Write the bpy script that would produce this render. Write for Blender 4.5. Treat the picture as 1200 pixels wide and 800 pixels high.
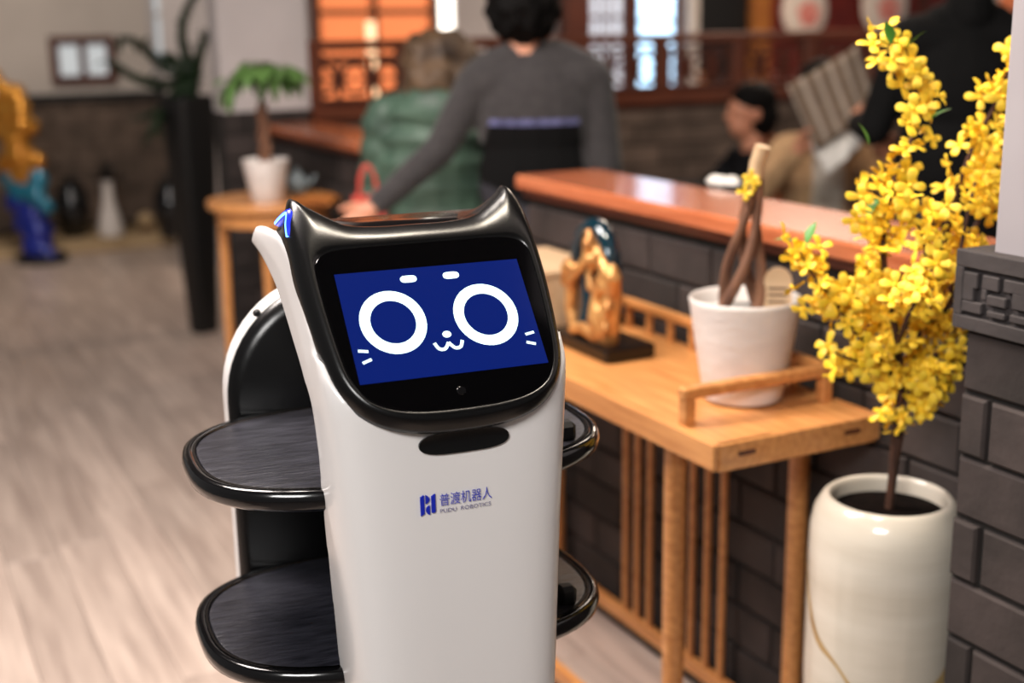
import bpy, math, random
import numpy as np
from mathutils import Vector, Matrix, Euler
random.seed(7); np.random.seed(7)
PI = math.pi
sc = bpy.context.scene
for o in list(bpy.data.objects): bpy.data.objects.remove(o)
C = sc.collection

# ---------------------------------------------------------------- camera
FPX, CAMH = 1500.0, 1.48
PITCH, ROLL = math.radians(13.8), math.radians(0.96)
cam_d = bpy.data.cameras.new('camera'); cam = bpy.data.objects.new('camera', cam_d); C.objects.link(cam)
cam_d.sensor_width = 36; cam_d.lens = FPX / 1200 * 36; cam_d.clip_start = .05
FW = Vector((0, math.cos(PITCH), -math.sin(PITCH))); UP0 = Vector((0, math.sin(PITCH), math.cos(PITCH))); RT0 = Vector((1, 0, 0))
RT = RT0 * math.cos(ROLL) - UP0 * math.sin(ROLL); UP = RT0 * math.sin(ROLL) + UP0 * math.cos(ROLL)
cam.matrix_world = Matrix((( RT.x, UP.x, -FW.x, 0), (RT.y, UP.y, -FW.y, 0), (RT.z, UP.z, -FW.z, CAMH), (0, 0, 0, 1)))
cam_d.dof.use_dof = True; cam_d.dof.focus_distance = 1.50; cam_d.dof.aperture_fstop = 2.3
sc.camera = cam

# ---------------------------------------------------------------- world, lights, exposure
w = bpy.data.worlds.new('world'); sc.world = w; w.use_nodes = True
w.node_tree.nodes['Background'].inputs[0].default_value = (1.0, .93, .88, 1)
w.node_tree.nodes['Background'].inputs[1].default_value = .14
def area(name, loc, size, power, col, target=None, sy=None):
    l = bpy.data.lights.new(name, 'AREA'); l.shape = 'RECTANGLE'; l.size = size; l.size_y = sy or size
    l.energy = power; l.color = col
    o = bpy.data.objects.new(name, l); C.objects.link(o); o.location = loc
    if target is not None:
        o.rotation_euler = (Vector(target) - Vector(loc)).to_track_quat('-Z', 'Y').to_euler()
    return o
area('ceiling_lamp_entrance', (-.9, -.9, 2.85), 1.1, 132, (1, .975, .95), (-.1, 1.4, .9))
area('ceiling_lamp_aisle', (-1.3, 2.3, 2.88), .9, 105, (1, .89, .83))
area('ceiling_lamp_aisle', (-.45, 2.3, 2.88), .4, 24, (1, .90, .82))
area('added_light_console', (.15, 1.75, 2.88), .35, 34, (1, .88, .72), (.6, 2.0, .7))  # unseen area light, added and aimed to brighten vase and blossoms
area('added_light_hall', (-2.7, 7.2, 2.88), .5, 44, (1, .87, .74), (-3.3, 9.4, 1.0))  # no fitting in view; added near the statue to brighten it and the hall
area('unseen_light_dining', (1.0, 5.0, 2.88), .7, 15, (1, .84, .7))
area('unseen_light_dining', (1.9, 8.0, 2.88), .8, 85, (1, .8, .64))  # unseen light, added at this spot and strength to brighten the white fans
area('unseen_light_dining', (2.8, 6.4, 2.88), .6, 18, (1, .74, .55))
sc.view_settings.view_transform = 'Standard'; sc.view_settings.look = 'None'
sc.view_settings.exposure = 0.0; sc.view_settings.gamma = 1; sc.view_settings.use_curve_mapping = False

# ---------------------------------------------------------------- pixel helpers (photo 1200 x 800)
O = Vector((0, 0, CAMH))
def ray(px, py): return FW + RT * ((px - 600) / FPX) - UP * ((py - 400) / FPX)
def onz(px, py, z):
    d = ray(px, py); return O + d * ((z - CAMH) / d.z)
def aty(px, py, Y):
    d = ray(px, py); return O + d * (Y / d.y)
# frame of the low brick wall: x along it towards the camera, y into the dining room
LB = Vector((.669, 2.19, 0)); LX = Vector((.45, -.893, 0)).normalized(); LY = Vector((-LX.y, LX.x, 0))
LROT = math.atan2(LX.y, LX.x)
def L(x, y, z=0): return LB + LX * x + LY * y + Vector((0, 0, z))
def toL(P): d = P - LB; return Vector((d.dot(LX), d.dot(LY), P.z))
def onLx(px, py, x):
    d = ray(px, py); t = (LB + LX * x - O).dot(LX) / d.dot(LX); return toL(O + d * t)
def onLy(px, py, y):
    d = ray(px, py); t = (LB + LY * y - O).dot(LY) / d.dot(LY); return toL(O + d * t)

# ---------------------------------------------------------------- materials
def lin(c): return tuple(((v / 255) / 12.92 if v / 255 <= .04045 else ((v / 255 + .055) / 1.055) ** 2.4) for v in c)
def mat(name, col, rough=.5, metal=0, col2=None, scale=8, stretch=(1, 1, 1), bump=0, bscale=60, coat=0, emit=0, ecol=None,
        detail=4, objrand=0, trans=0, spec=.5, sheen=0, rot=(0, 0, 0)):
    m = bpy.data.materials.new(name); m.use_nodes = True
    nt = m.node_tree; b = nt.nodes['Principled BSDF']; c1 = lin(col)
    b.inputs['Base Color'].default_value = (*c1, 1); b.inputs['Roughness'].default_value = rough; b.inputs['Metallic'].default_value = metal
    b.inputs['Coat Weight'].default_value = coat; b.inputs['Coat Roughness'].default_value = .08
    b.inputs['Transmission Weight'].default_value = trans; b.inputs['Specular IOR Level'].default_value = spec
    b.inputs['Sheen Weight'].default_value = sheen
    if emit:
        b.inputs['Emission Color'].default_value = (*lin(ecol or col), 1); b.inputs['Emission Strength'].default_value = emit
    if col2 or bump:
        tc = nt.nodes.new('ShaderNodeTexCoord'); mp = nt.nodes.new('ShaderNodeMapping')
        mp.inputs['Scale'].default_value = stretch; mp.inputs['Rotation'].default_value = rot
        nt.links.new(tc.outputs['Object'], mp.inputs['Vector'])
        vec = mp.outputs['Vector']
        if objrand:
            oi = nt.nodes.new('ShaderNodeObjectInfo'); ad = nt.nodes.new('ShaderNodeVectorMath'); ad.operation = 'ADD'
            ml = nt.nodes.new('ShaderNodeMath'); ml.operation = 'MULTIPLY'; ml.inputs[1].default_value = 50
            nt.links.new(oi.outputs['Random'], ml.inputs[0]); nt.links.new(vec, ad.inputs[0]); nt.links.new(ml.outputs[0], ad.inputs[1]); vec = ad.outputs[0]
    if col2:
        n = nt.nodes.new('ShaderNodeTexNoise'); n.inputs['Scale'].default_value = scale; n.inputs['Detail'].default_value = detail
        nt.links.new(vec, n.inputs['Vector'])
        r = nt.nodes.new('ShaderNodeValToRGB'); r.color_ramp.elements[0].position = .32; r.color_ramp.elements[1].position = .68
        r.color_ramp.elements[0].color = (*c1, 1); r.color_ramp.elements[1].color = (*lin(col2), 1)
        nt.links.new(n.outputs['Fac'], r.inputs['Fac']); out = r.outputs['Color']
        if objrand:
            hs = nt.nodes.new('ShaderNodeHueSaturation'); mr = nt.nodes.new('ShaderNodeMapRange')
            mr.inputs['To Min'].default_value = 1 - objrand; mr.inputs['To Max'].default_value = 1 + objrand
            nt.links.new(oi.outputs['Random'], mr.inputs['Value']); nt.links.new(mr.outputs[0], hs.inputs['Value'])
            nt.links.new(out, hs.inputs['Color']); out = hs.outputs['Color']
        nt.links.new(out, b.inputs['Base Color'])
    if bump:
        n2 = nt.nodes.new('ShaderNodeTexNoise'); n2.inputs['Scale'].default_value = bscale; n2.inputs['Detail'].default_value = 5
        nt.links.new(vec, n2.inputs['Vector'])
        bp = nt.nodes.new('ShaderNodeBump'); bp.inputs['Strength'].default_value = bump; bp.inputs['Distance'].default_value = .004
        nt.links.new(n2.outputs['Fac'], bp.inputs['Height']); nt.links.new(bp.outputs['Normal'], b.inputs['Normal'])
    return m
M = {}
M['white_plastic'] = mat('white_plastic', (232, 228, 226), .32, coat=.25, bump=.02, bscale=300)
M['black_gloss'] = mat('black_gloss', (10, 10, 12), .16, coat=.3)
M['black_satin'] = mat('black_satin', (7, 7, 8), .27, spec=.45, bump=.02, bscale=400)
M['black_matte'] = mat('black_matte', (9, 9, 10), .55)
M['glass_black'] = mat('glass_black', (3, 3, 4), .06)
M['screen'] = mat('screen', (4, 8, 30), .12, emit=.85, ecol=(8, 32, 116))
M['screen_mark'] = mat('screen_mark', (200, 240, 245), .3, emit=.95, ecol=(226, 250, 252))
M['led'] = mat('led', (40, 80, 255), .3, emit=5, ecol=(90, 150, 255))
M['led_blue'] = mat('led_blue', (10, 30, 160), .3, emit=1.1, ecol=(16, 40, 200))
M['tray_mat'] = mat('tray_mat', (30, 30, 36), .3, col2=(52, 52, 60), scale=10, stretch=(2.5, 14, 1), bump=.35, bscale=14)
M['chrome'] = mat('chrome', (92, 88, 86), .25, 1)
M['logo_blue'] = mat('logo_blue', (14, 38, 178), .4)
M['logo_text'] = mat('logo_text', (62, 72, 190), .4)
M['logo_grey'] = mat('logo_grey', (110, 108, 150), .4)
M['wood'] = mat('wood', (214, 152, 92), .36, col2=(184, 120, 66), scale=5, stretch=(1.2, 16, 16), bump=.06, bscale=20, coat=.15)
M['wood_pale'] = mat('wood_pale', (204, 176, 142), .5, col2=(188, 156, 122), scale=4, stretch=(1, 9, 9))
M['wood_red'] = mat('wood_red', (196, 118, 80), .25, col2=(172, 92, 56), scale=4, stretch=(1.2, 14, 14), coat=.4)
M['wood_brown'] = mat('wood_brown', (118, 64, 42), .35, col2=(90, 46, 30), scale=5, stretch=(1, 12, 12), coat=.2)
M['wood_dark'] = mat('wood_dark', (96, 48, 32), .4, col2=(68, 32, 22), scale=5, stretch=(1, 12, 12))
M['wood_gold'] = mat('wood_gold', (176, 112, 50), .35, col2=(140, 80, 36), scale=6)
M['plank'] = mat('plank', (204, 186, 174), .38, col2=(166, 148, 138), scale=3.2, stretch=(.7, 9, 1), bump=.05, bscale=18, objrand=.14)
M['floor_base'] = mat('floor_base', (92, 80, 74), .6, col2=(78, 68, 62), scale=4)
M['brick'] = mat('brick', (60, 51, 49), .85, col2=(38, 32, 30), scale=7, bump=.5, bscale=45, objrand=.24)
M['brick_brown'] = mat('brick_brown', (112, 95, 84), .85, col2=(84, 71, 62), scale=7, bump=.4, bscale=45, objrand=.2)
M['mortar'] = mat('mortar', (33, 29, 27), .95, col2=(26, 23, 21), scale=20, bump=.3)
M['plaster'] = mat('plaster', (196, 190, 190), .8, col2=(184, 178, 178), scale=3, bump=.05, bscale=80)
M['plaster_cool'] = mat('plaster_cool', (166, 160, 164), .8, col2=(156, 150, 154), scale=3)
M['plaster_grey'] = mat('plaster_grey', (206, 197, 190), .85, col2=(192, 183, 176), scale=2)
M['ceiling_dark'] = mat('ceiling_dark', (58, 50, 46), .8, col2=(48, 42, 38), scale=2)
M['carved'] = mat('carved', (64, 58, 58), .8, col2=(50, 45, 45), scale=12, bump=.35, bscale=60)
M['stone'] = mat('stone', (190, 164, 128), .7, col2=(170, 144, 108), scale=5)
M['ceramic'] = mat('ceramic', (216, 208, 194), .16, col2=(200, 190, 174), scale=3, stretch=(1, 1, 7), coat=.5, bump=.03, bscale=30)
M['glaze_brown'] = mat('glaze_brown', (150, 112, 58), .3, col2=(186, 156, 104), scale=20)
M['pot_white'] = mat('pot_white', (226, 220, 216), .45, bump=.5, bscale=26, stretch=(1, 1, 2.2), col2=(214, 206, 202), scale=10)
M['soil'] = mat('soil', (22, 15, 12), .98, col2=(10, 7, 6), scale=50, bump=1, bscale=60, spec=.05)
M['pebble'] = mat('pebble', (190, 188, 184), .6, col2=(120, 120, 118), scale=60, bump=.8, bscale=70)
M['bark'] = mat('bark', (128, 88, 64), .75, col2=(92, 60, 44), scale=14, stretch=(3, 3, .6), bump=.5, bscale=40)
M['twig'] = mat('twig', (74, 42, 24), .7, col2=(54, 30, 18), scale=20, bump=.3)
M['petal'] = mat('petal', (254, 218, 66), .5, col2=(248, 202, 40), scale=30, objrand=.12)
M['petal_core'] = mat('petal_core', (206, 128, 10), .6)
M['leaf'] = mat('leaf', (74, 138, 44), .45, col2=(52, 108, 30), scale=20)
M['leaf_dark'] = mat('leaf_dark', (28, 52, 26), .5, col2=(16, 34, 18), scale=12)
M['leaf_mid'] = mat('leaf_mid', (88, 122, 62), .5, col2=(56, 88, 40), scale=12)
M['gold'] = mat('gold', (244, 178, 76), .14, .7, col2=(200, 128, 48), scale=9)
M['gold_matte'] = mat('gold_matte', (222, 170, 104), .3, .5, col2=(160, 100, 52), scale=16, bump=.4, bscale=40)
M['teal_gloss'] = mat('teal_gloss', (14, 44, 56), .1, .2, coat=1)
M['blue_gloss'] = mat('blue_gloss', (12, 44, 168), .2, .2, col2=(8, 28, 120), scale=8, coat=.6)
M['teal'] = mat('teal', (24, 120, 150), .2, .3, coat=.6)
M['skin'] = mat('skin', (206, 146, 116), .5, col2=(196, 132, 104), scale=20)
M['hair_black'] = mat('hair_black', (4, 3, 3), .75, bump=1, bscale=120, spec=.15)
M['hair_brown'] = mat('hair_brown', (38, 26, 20), .6, col2=(124, 96, 68), scale=7, bump=1, bscale=90)
M['knit_grey'] = mat('knit_grey', (53, 50, 51), .9, col2=(42, 39, 41), scale=40, bump=.4, bscale=160, sheen=.2)
M['knit_black'] = mat('knit_black', (8, 8, 9), .95, spec=.2)
M['knit_stripe'] = mat('knit_stripe', (104, 106, 150), .9, col2=(52, 52, 84), scale=40)
M['puffer'] = mat('puffer', (78, 103, 88), .5, col2=(56, 77, 66), scale=10, bump=.3, bscale=40)
M['coat_tan'] = mat('coat_tan', (206, 168, 126), .85, col2=(176, 140, 102), scale=12, bump=.3)
M['coat_pale'] = mat('coat_pale', (214, 204, 190), .85, col2=(164, 152, 138), scale=12)
M['coat_black'] = mat('coat_black', (11, 11, 12), .85, col2=(7, 7, 8), scale=10, bump=.3, spec=.25)
M['navy'] = mat('navy', (12, 14, 18), .85, spec=.25, bump=.3)
M['trouser'] = mat('trouser', (40, 40, 48), .85)
M['shoe'] = mat('shoe', (20, 18, 18), .5)
M['paper'] = mat('paper', (226, 222, 216), .8)
M['red_bag'] = mat('red_bag', (196, 70, 58), .6)
M['fan_white'] = mat('fan_white', (240, 226, 214), .7)
M['fan_pink'] = mat('fan_pink', (226, 90, 82), .7, col2=(240, 160, 146), scale=14)
M['red_paint'] = mat('red_paint', (120, 34, 24), .4, col2=(92, 24, 18), scale=6)
M['win_orange'] = mat('win_orange', (200, 100, 60), .5, emit=.95, ecol=(244, 140, 84))
M['win_day'] = mat('win_day', (200, 225, 240), .4, emit=3.2, ecol=(176, 220, 255))
M['win_pale'] = mat('win_pale', (200, 210, 220), .4, emit=.75, ecol=(206, 214, 232))
M['win_dim'] = mat('win_dim', (190, 196, 200), .4, emit=.5, ecol=(206, 214, 218))
M['lamp_white'] = mat('lamp_white', (255, 250, 240), .4, emit=3.2, ecol=(255, 248, 235))
M['lamp_warm'] = mat('lamp_warm', (255, 220, 180), .4, emit=2.0, ecol=(255, 206, 160))
M['celadon'] = mat('celadon', (120, 134, 140), .3, coat=.5)
def news_mat():
    m = mat('newsprint', (186, 178, 166), .85); nt = m.node_tree; b = nt.nodes['Principled BSDF']
    uv = nt.nodes.new('ShaderNodeUVMap'); wv = nt.nodes.new('ShaderNodeTexWave'); wv.inputs['Scale'].default_value = 1.7; wv.inputs['Distortion'].default_value = .3
    wv.bands_direction = 'X'; nz = nt.nodes.new('ShaderNodeTexNoise'); nz.inputs['Scale'].default_value = 9
    nt.links.new(uv.outputs[0], wv.inputs[0]); nt.links.new(uv.outputs[0], nz.inputs[0])
    r = nt.nodes.new('ShaderNodeValToRGB'); r.color_ramp.elements[0].color = (*lin((170, 160, 150)), 1); r.color_ramp.elements[1].color = (*lin((84, 70, 60)), 1)
    r.color_ramp.elements[0].position = .15; r.color_ramp.elements[1].position = .45
    r2 = nt.nodes.new('ShaderNodeValToRGB'); r2.color_ramp.elements[0].color = (*lin((80, 66, 58)), 1); r2.color_ramp.elements[1].color = (*lin((190, 160, 130)), 1)
    mx = nt.nodes.new('ShaderNodeMix'); mx.data_type = 'RGBA'; mx.inputs[0].default_value = .4
    nt.links.new(wv.outputs['Fac'], r.inputs[0]); nt.links.new(nz.outputs['Fac'], r2.inputs[0])
    nt.links.new(r.outputs[0], mx.inputs[6]); nt.links.new(r2.outputs[0], mx.inputs[7]); nt.links.new(mx.outputs[2], b.inputs['Base Color'])
    return m
M['newsprint'] = news_mat()

# ---------------------------------------------------------------- mesh helpers
class MB:
    def __init__(s): s.v = []; s.f = []
    def add(s, vs, fs):
        n = len(s.v); s.v += [tuple(p) for p in vs]; s.f += [tuple(i + n for i in f) for f in fs]; return s
    def box(s, x0, x1, y0, y1, z0, z1, ch=0):
        if ch <= 0:
            vs = [(x, y, z) for z in (z0, z1) for y in (y0, y1) for x in (x0, x1)]
            return s.add(vs, [(0, 2, 3, 1), (4, 5, 7, 6), (0, 1, 5, 4), (2, 6, 7, 3), (0, 4, 6, 2), (1, 3, 7, 5)])
        c = ch; X = (x0, x1); Y = (y0, y1); Z = (z0, z1); sx = (c, -c)
        vs = []; idx = {}
        for i in (0, 1):
            for j in (0, 1):
                for k in (0, 1):
                    a = len(vs)
                    vs += [(X[i], Y[j] + sx[j], Z[k] + sx[k]), (X[i] + sx[i], Y[j], Z[k] + sx[k]), (X[i] + sx[i], Y[j] + sx[j], Z[k])]
                    idx[i, j, k] = a
        q = lambda ijk, ax: idx[ijk] + ax
        fs = []
        for i in (0, 1):
            f = [q((i, 0, 0), 0), q((i, 1, 0), 0), q((i, 1, 1), 0), q((i, 0, 1), 0)]; fs.append(f if i else f[::-1])
            f = [q((0, i, 0), 1), q((1, i, 0), 1), q((1, i, 1), 1), q((0, i, 1), 1)]; fs.append(f[::-1] if i else f)
            f = [q((0, 0, i), 2), q((1, 0, i), 2), q((1, 1, i), 2), q((0, 1, i), 2)]; fs.append(f if i else f[::-1])
        for j in (0, 1):
            for k in (0, 1):
                f = [q((0, j, k), 1), q((1, j, k), 1), q((1, j, k), 2), q((0, j, k), 2)]; fs.append(f if j == k else f[::-1])
                f = [q((j, 0, k), 0), q((j, 1, k), 0), q((j, 1, k), 2), q((j, 0, k), 2)]; fs.append(f[::-1] if j == k else f)
                f = [q((j, k, 0), 0), q((j, k, 1), 0), q((j, k, 1), 1), q((j, k, 0), 1)]; fs.append(f if j == k else f[::-1])
        for i in (0, 1):
            for j in (0, 1):
                for k in (0, 1):
                    f = [q((i, j, k), 0), q((i, j, k), 1), q((i, j, k), 2)]; fs.append(f[::-1] if (i + j + k) % 2 == 0 else f)
        return s.add(vs, fs)
    def loft(s, secs, closed=True, cap0=True, cap1=True):
        n = len(secs[0]); base = len(s.v)
        for sec in secs: s.v += [tuple(p) for p in sec]
        for a in range(len(secs) - 1):
            for i in range(n if closed else n - 1):
                j = (i + 1) % n; b0 = base + a * n; b1 = b0 + n
                s.f.append((b0 + i, b0 + j, b1 + j, b1 + i))
        if cap0: s.f.append(tuple(base + i for i in reversed(range(n))))
        if cap1: s.f.append(tuple(base + (len(secs) - 1) * n + i for i in range(n)))
        return s
    def tube(s, pts, rad, n=8, caps=True, round_ends=False):
        pts = [Vector(p) for p in pts]
        if not hasattr(rad, '__len__'): rad = [rad] * len(pts)
        rad = list(rad)
        if round_ends:
            d0 = (pts[0] - pts[1]).normalized(); d1 = (pts[-1] - pts[-2]).normalized()
            A = [pts[0] + d0 * rad[0] * math.sin(a) for a in (1.45, 1.0, .5)]; Ar = [rad[0] * math.cos(a) for a in (1.45, 1.0, .5)]
            Bp = [pts[-1] + d1 * rad[-1] * math.sin(a) for a in (.5, 1.0, 1.45)]; Br = [rad[-1] * math.cos(a) for a in (.5, 1.0, 1.45)]
            pts = A + pts + Bp; rad = Ar + rad + Br
        t = (pts[1] - pts[0]).normalized(); ref = Vector((0, 0, 1)) if abs(t.z) < .9 else Vector((1, 0, 0))
        u = t.cross(ref).normalized(); secs = []
        for i, p in enumerate(pts):
            if i == 0: t = pts[1] - pts[0]
            elif i == len(pts) - 1: t = pts[-1] - pts[-2]
            else: t = pts[i + 1] - pts[i - 1]
            t.normalize(); u = (u - t * u.dot(t)).normalized(); v = t.cross(u)
            secs.append([p + (u * math.cos(2 * PI * k / n) + v * math.sin(2 * PI * k / n)) * rad[i] for k in range(n)])
        return s.loft(secs, True, caps, caps)
    def lathe(s, prof, n=32, c=(0, 0), cap0=True, cap1=True):
        secs = [[(c[0] + r * math.cos(2 * PI * k / n), c[1] + r * math.sin(2 * PI * k / n), z) for k in range(n)] for r, z in prof]
        return s.loft(secs, True, cap0, cap1)
    def ell(s, c, r, n=14, m=9, rot=None):
        R = rot or Matrix.Identity(3); c = Vector(c)
        secs = []
        for i in range(m):
            a = -PI / 2 + PI * (i + .12) / (m - 1 + .24)
            secs.append([c + R @ Vector((r[0] * math.cos(a) * math.cos(2 * PI * k / n), r[1] * math.cos(a) * math.sin(2 * PI * k / n), r[2] * math.sin(a))) for k in range(n)])
        return s.loft(secs)
    def mesh(s, name, m, smooth=None):
        me = bpy.data.meshes.new(name); me.from_pydata(s.v, [], s.f); me.validate()
        if m: me.materials.append(m)
        if smooth is not None:
            me.shade_smooth()
            me.set_sharp_from_angle(angle=math.radians(smooth))
        me.update(); return me
    def build(s, name, m, parent=None, smooth=None):
        o = bpy.data.objects.new(name, s.mesh(name, m, smooth)); C.objects.link(o)
        if parent: o.parent = parent
        return o
def tag(o, label, cat=None, group=None, kind=None):
    o['label'] = label
    if cat: o['category'] = cat
    if group: o['group'] = group
    if kind: o['kind'] = kind
    return o
def empty(name, loc, rotz=0):
    o = bpy.data.objects.new(name, None); C.objects.link(o); o.empty_display_size = .1
    o.location = loc; o.rotation_euler = (0, 0, rotz); return o
def inst(name, me, parent, loc=(0, 0, 0), rot=(0, 0, 0), scale=None):
    o = bpy.data.objects.new(name, me); C.objects.link(o); o.parent = parent; o.location = loc; o.rotation_euler = rot
    if scale: o.scale = scale
    return o
def place(o, loc, rotz): o.location = loc; o.rotation_euler = (0, 0, rotz); return o
def crom(P, k=6, closed=False):
    P = [Vector(p) for p in P]; n = len(P); out = []
    rng = range(n) if closed else range(n - 1)
    for i in rng:
        g = (lambda j: P[j % n]) if closed else (lambda j: P[max(0, min(n - 1, j))])
        p0, p1, p2, p3 = g(i - 1), g(i), g(i + 1), g(i + 2)
        for j in range(k):
            t = j / k
            out.append(.5 * ((2 * p1) + (p2 - p0) * t + (2 * p0 - 5 * p1 + 4 * p2 - p3) * t * t + (3 * p1 - p0 - 3 * p2 + p3) * t ** 3))
    if not closed: out.append(P[-1])
    return out
def sup(hx, hy, n, cnt, c=(0, 0), s=0):
    out = []
    for k in range(cnt):
        a = 2 * PI * k / cnt; ca, sa = math.cos(a), math.sin(a)
        out.append((c[0] + (hx + s) * math.copysign(abs(ca) ** (2 / n), ca), c[1] + (hy + s) * math.copysign(abs(sa) ** (2 / n), sa)))
    return out

def remesh_obj(name, mb, mats, parent, voxel, smooth=2, classify=None):
    me = mb.mesh(name, None); t = bpy.data.objects.new(name, me); C.objects.link(t)
    m = t.modifiers.new('r', 'REMESH'); m.mode = 'VOXEL'; m.voxel_size = voxel
    s = t.modifiers.new('s', 'SMOOTH'); s.iterations = smooth; s.factor = .5
    dg = bpy.context.evaluated_depsgraph_get(); me2 = bpy.data.meshes.new_from_object(t.evaluated_get(dg)); me2.name = name
    bpy.data.objects.remove(t); bpy.data.meshes.remove(me)
    me2.materials.clear()
    for x in mats: me2.materials.append(x)
    if classify is not None:
        n = len(me2.polygons); co = np.zeros(n * 3); me2.polygons.foreach_get('center', co)
        idx = classify(co.reshape(-1, 3)); me2.polygons.foreach_set('material_index', np.array(idx, dtype=np.int32))
    me2.shade_smooth()
    o = bpy.data.objects.new(name, me2); C.objects.link(o)
    if parent: o.parent = parent
    return o

# ================================================================ SETTING
floor = MB().box(-11, 4, -3.6, 6, -.06, -.012).build('floor', M['floor_base']); place(floor, LB, LROT)
tag(floor, 'pale greyish wood plank floor running along the brick wall', kind='structure')
pw, pl = .15, 1.22
pm = [MB().box(0, pl - .0015, 0, pw - .0015, -.013, 0, .0012).mesh('plank', M['plank']) for _ in range(1)]
r = 0; y = -3.45
while y < .88:
    x = -8.1 - random.random() * .6
    while x < 1.2:
        # only planks that can be seen around the robot and in the aisle
        if not (x > -.2 and y < -1.5) and not (y > -.02 and x > -5.35): inst('plank', pm[0], floor, (x, y, 0))
        x += pl
    y += pw; r += 1
ceil = MB().box(-11, 4, -3.6, 6, 2.95, 3.0).build('ceiling', M['ceiling_dark']); place(ceil, LB, LROT)
tag(ceil, 'dark ceiling above the restaurant', kind='structure')

def brick_mesh(bl, bh, m):
    mb = MB(); c = .004; g = .004
    x0, x1, z0, z1 = g, bl - g, g, bh - g
    b = [(x0, .03, z0), (x1, .03, z0), (x1, .03, z1), (x0, .03, z1), (x0, c, z0), (x1, c, z0), (x1, c, z1), (x0, c, z1),
         (x0 + c, 0, z0 + c), (x1 - c, 0, z0 + c), (x1 - c, 0, z1 - c), (x0 + c, 0, z1 - c)]
    mb.add(b, [(8, 9, 10, 11), (4, 5, 9, 8), (5, 6, 10, 9), (6, 7, 11, 10), (7, 4, 8, 11), (0, 1, 5, 4), (1, 2, 6, 5), (2, 3, 7, 6), (3, 0, 4, 7), (0, 3, 2, 1)])
    return mb.mesh('brick', m)
def brick_wall(name, label, origin, rotz, length, z0, z1, depth, bl=.24, bh=.096, m='brick', ztop=None, solid=True, off0=0):
    """front face at y=0 facing -y, x from 0 to length"""
    core = MB().box(.002, length - .002, .009, depth, 0 if z0 > 0 else z0, ztop or z1).build(name, M['mortar'])
    place(core, origin, rotz); tag(core, label, kind='structure')
    cache = {}
    z = z0; row = 0
    while z < z1 - .02:
        h = min(bh, z1 - z); x = -(bl / 2 if row % 2 else 0) - off0
        while x < length - .01:
            a = max(x, 0); b = min(x + bl, length)
            if b - a > .03:
                key = (round(b - a, 3), round(h, 3))
                if key not in cache: cache[key] = brick_mesh(key[0], key[1], M[m])
                inst('brick', cache[key], core, (a, random.uniform(-.0025, .0025), z))
            x += bl
        z += bh; row += 1
    return core
def cap_rail(name, label, origin, rotz, length, y0, y1, z0, z1):
    o = MB().box(0, length, y0, y1, z0, z1, .006).build(name, M['wood_red']); place(o, origin, rotz)
    tag(o, label, kind='structure')
    s = MB().box(.01, length - .01, y0 + .02, y1 - .02, z0 - .02, z0).build('moulding', M['wood_dark'], o)
    return o
# low wall behind the console and its wooden cap
XE = -1.385
brick_wall('wall_right', 'low dark grey brick wall behind the wooden console', L(XE, 0), LROT, .55 - XE, .06, 1.035, .2, ztop=1.04)
bb = MB().box(XE, .36, -.012, .0, 0, .06, .003).build('baseboard_right', M['black_matte']); place(bb, LB, LROT); tag(bb, 'dark skirting strip at foot of the low brick wall', kind='structure')
cap_rail('trim_1', 'reddish varnished wooden cap on low wall behind the console', L(XE - .01, 0), LROT, .57 - XE, -.03, .225, 1.06, 1.097)
# second stretch beyond the gap
X2a, X2b = -3.745, -2.62
brick_wall('wall_middle', 'low grey brick wall beyond the gap beside the green jacket', L(X2a, 0), LROT, X2b - X2a, .06, 1.035, .2, ztop=1.04)
cap_rail('trim_2', 'reddish wooden cap on low wall beside the side table', L(X2a, 0), LROT, X2b - X2a + .01, -.03, .225, 1.06, 1.097)
# corner pillar: brick foot, plaster shaft
pil = brick_wall('wall_pillar', 'grey brick foot of the white plastered corner pillar', L(-3.75, -.2), LROT + PI / 2, .385, 0, 1.15, .15, bl=.1925)
sh = MB().box(0, .385, .004, .15, 1.15, 2.95).build('wall_pillar_shaft', M['plaster']); place(sh, L(-3.75, -.2), LROT + PI / 2)
tag(sh, 'white plastered shaft of corner pillar behind the money tree', kind='structure')
sb = MB()
# brick pier at the right with carved band
PX, PY = .352, -.2
brick_wall('wall_pier', 'dark grey brick pier beside the tall white vase', L(PX, PY), LROT, .75, 0, 1.052, .5, bl=.23, bh=.0957, off0=.06)
pier_top = MB().box(.035, .75, .012, .5, 1.16, 2.95).build('wall_pier_shaft', M['plaster_cool']); place(pier_top, L(PX, PY), LROT)
tag(pier_top, 'pale grey plastered shaft above the carved band of the pier', kind='structure')
band = MB().box(-.012, .76, -.004, .51, 1.052, 1.165, .003).build('trim_3', M['carved']); place(band, L(PX, PY), LROT)
tag(band, 'carved grey meander band on top of the brick pier', kind='structure')
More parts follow.
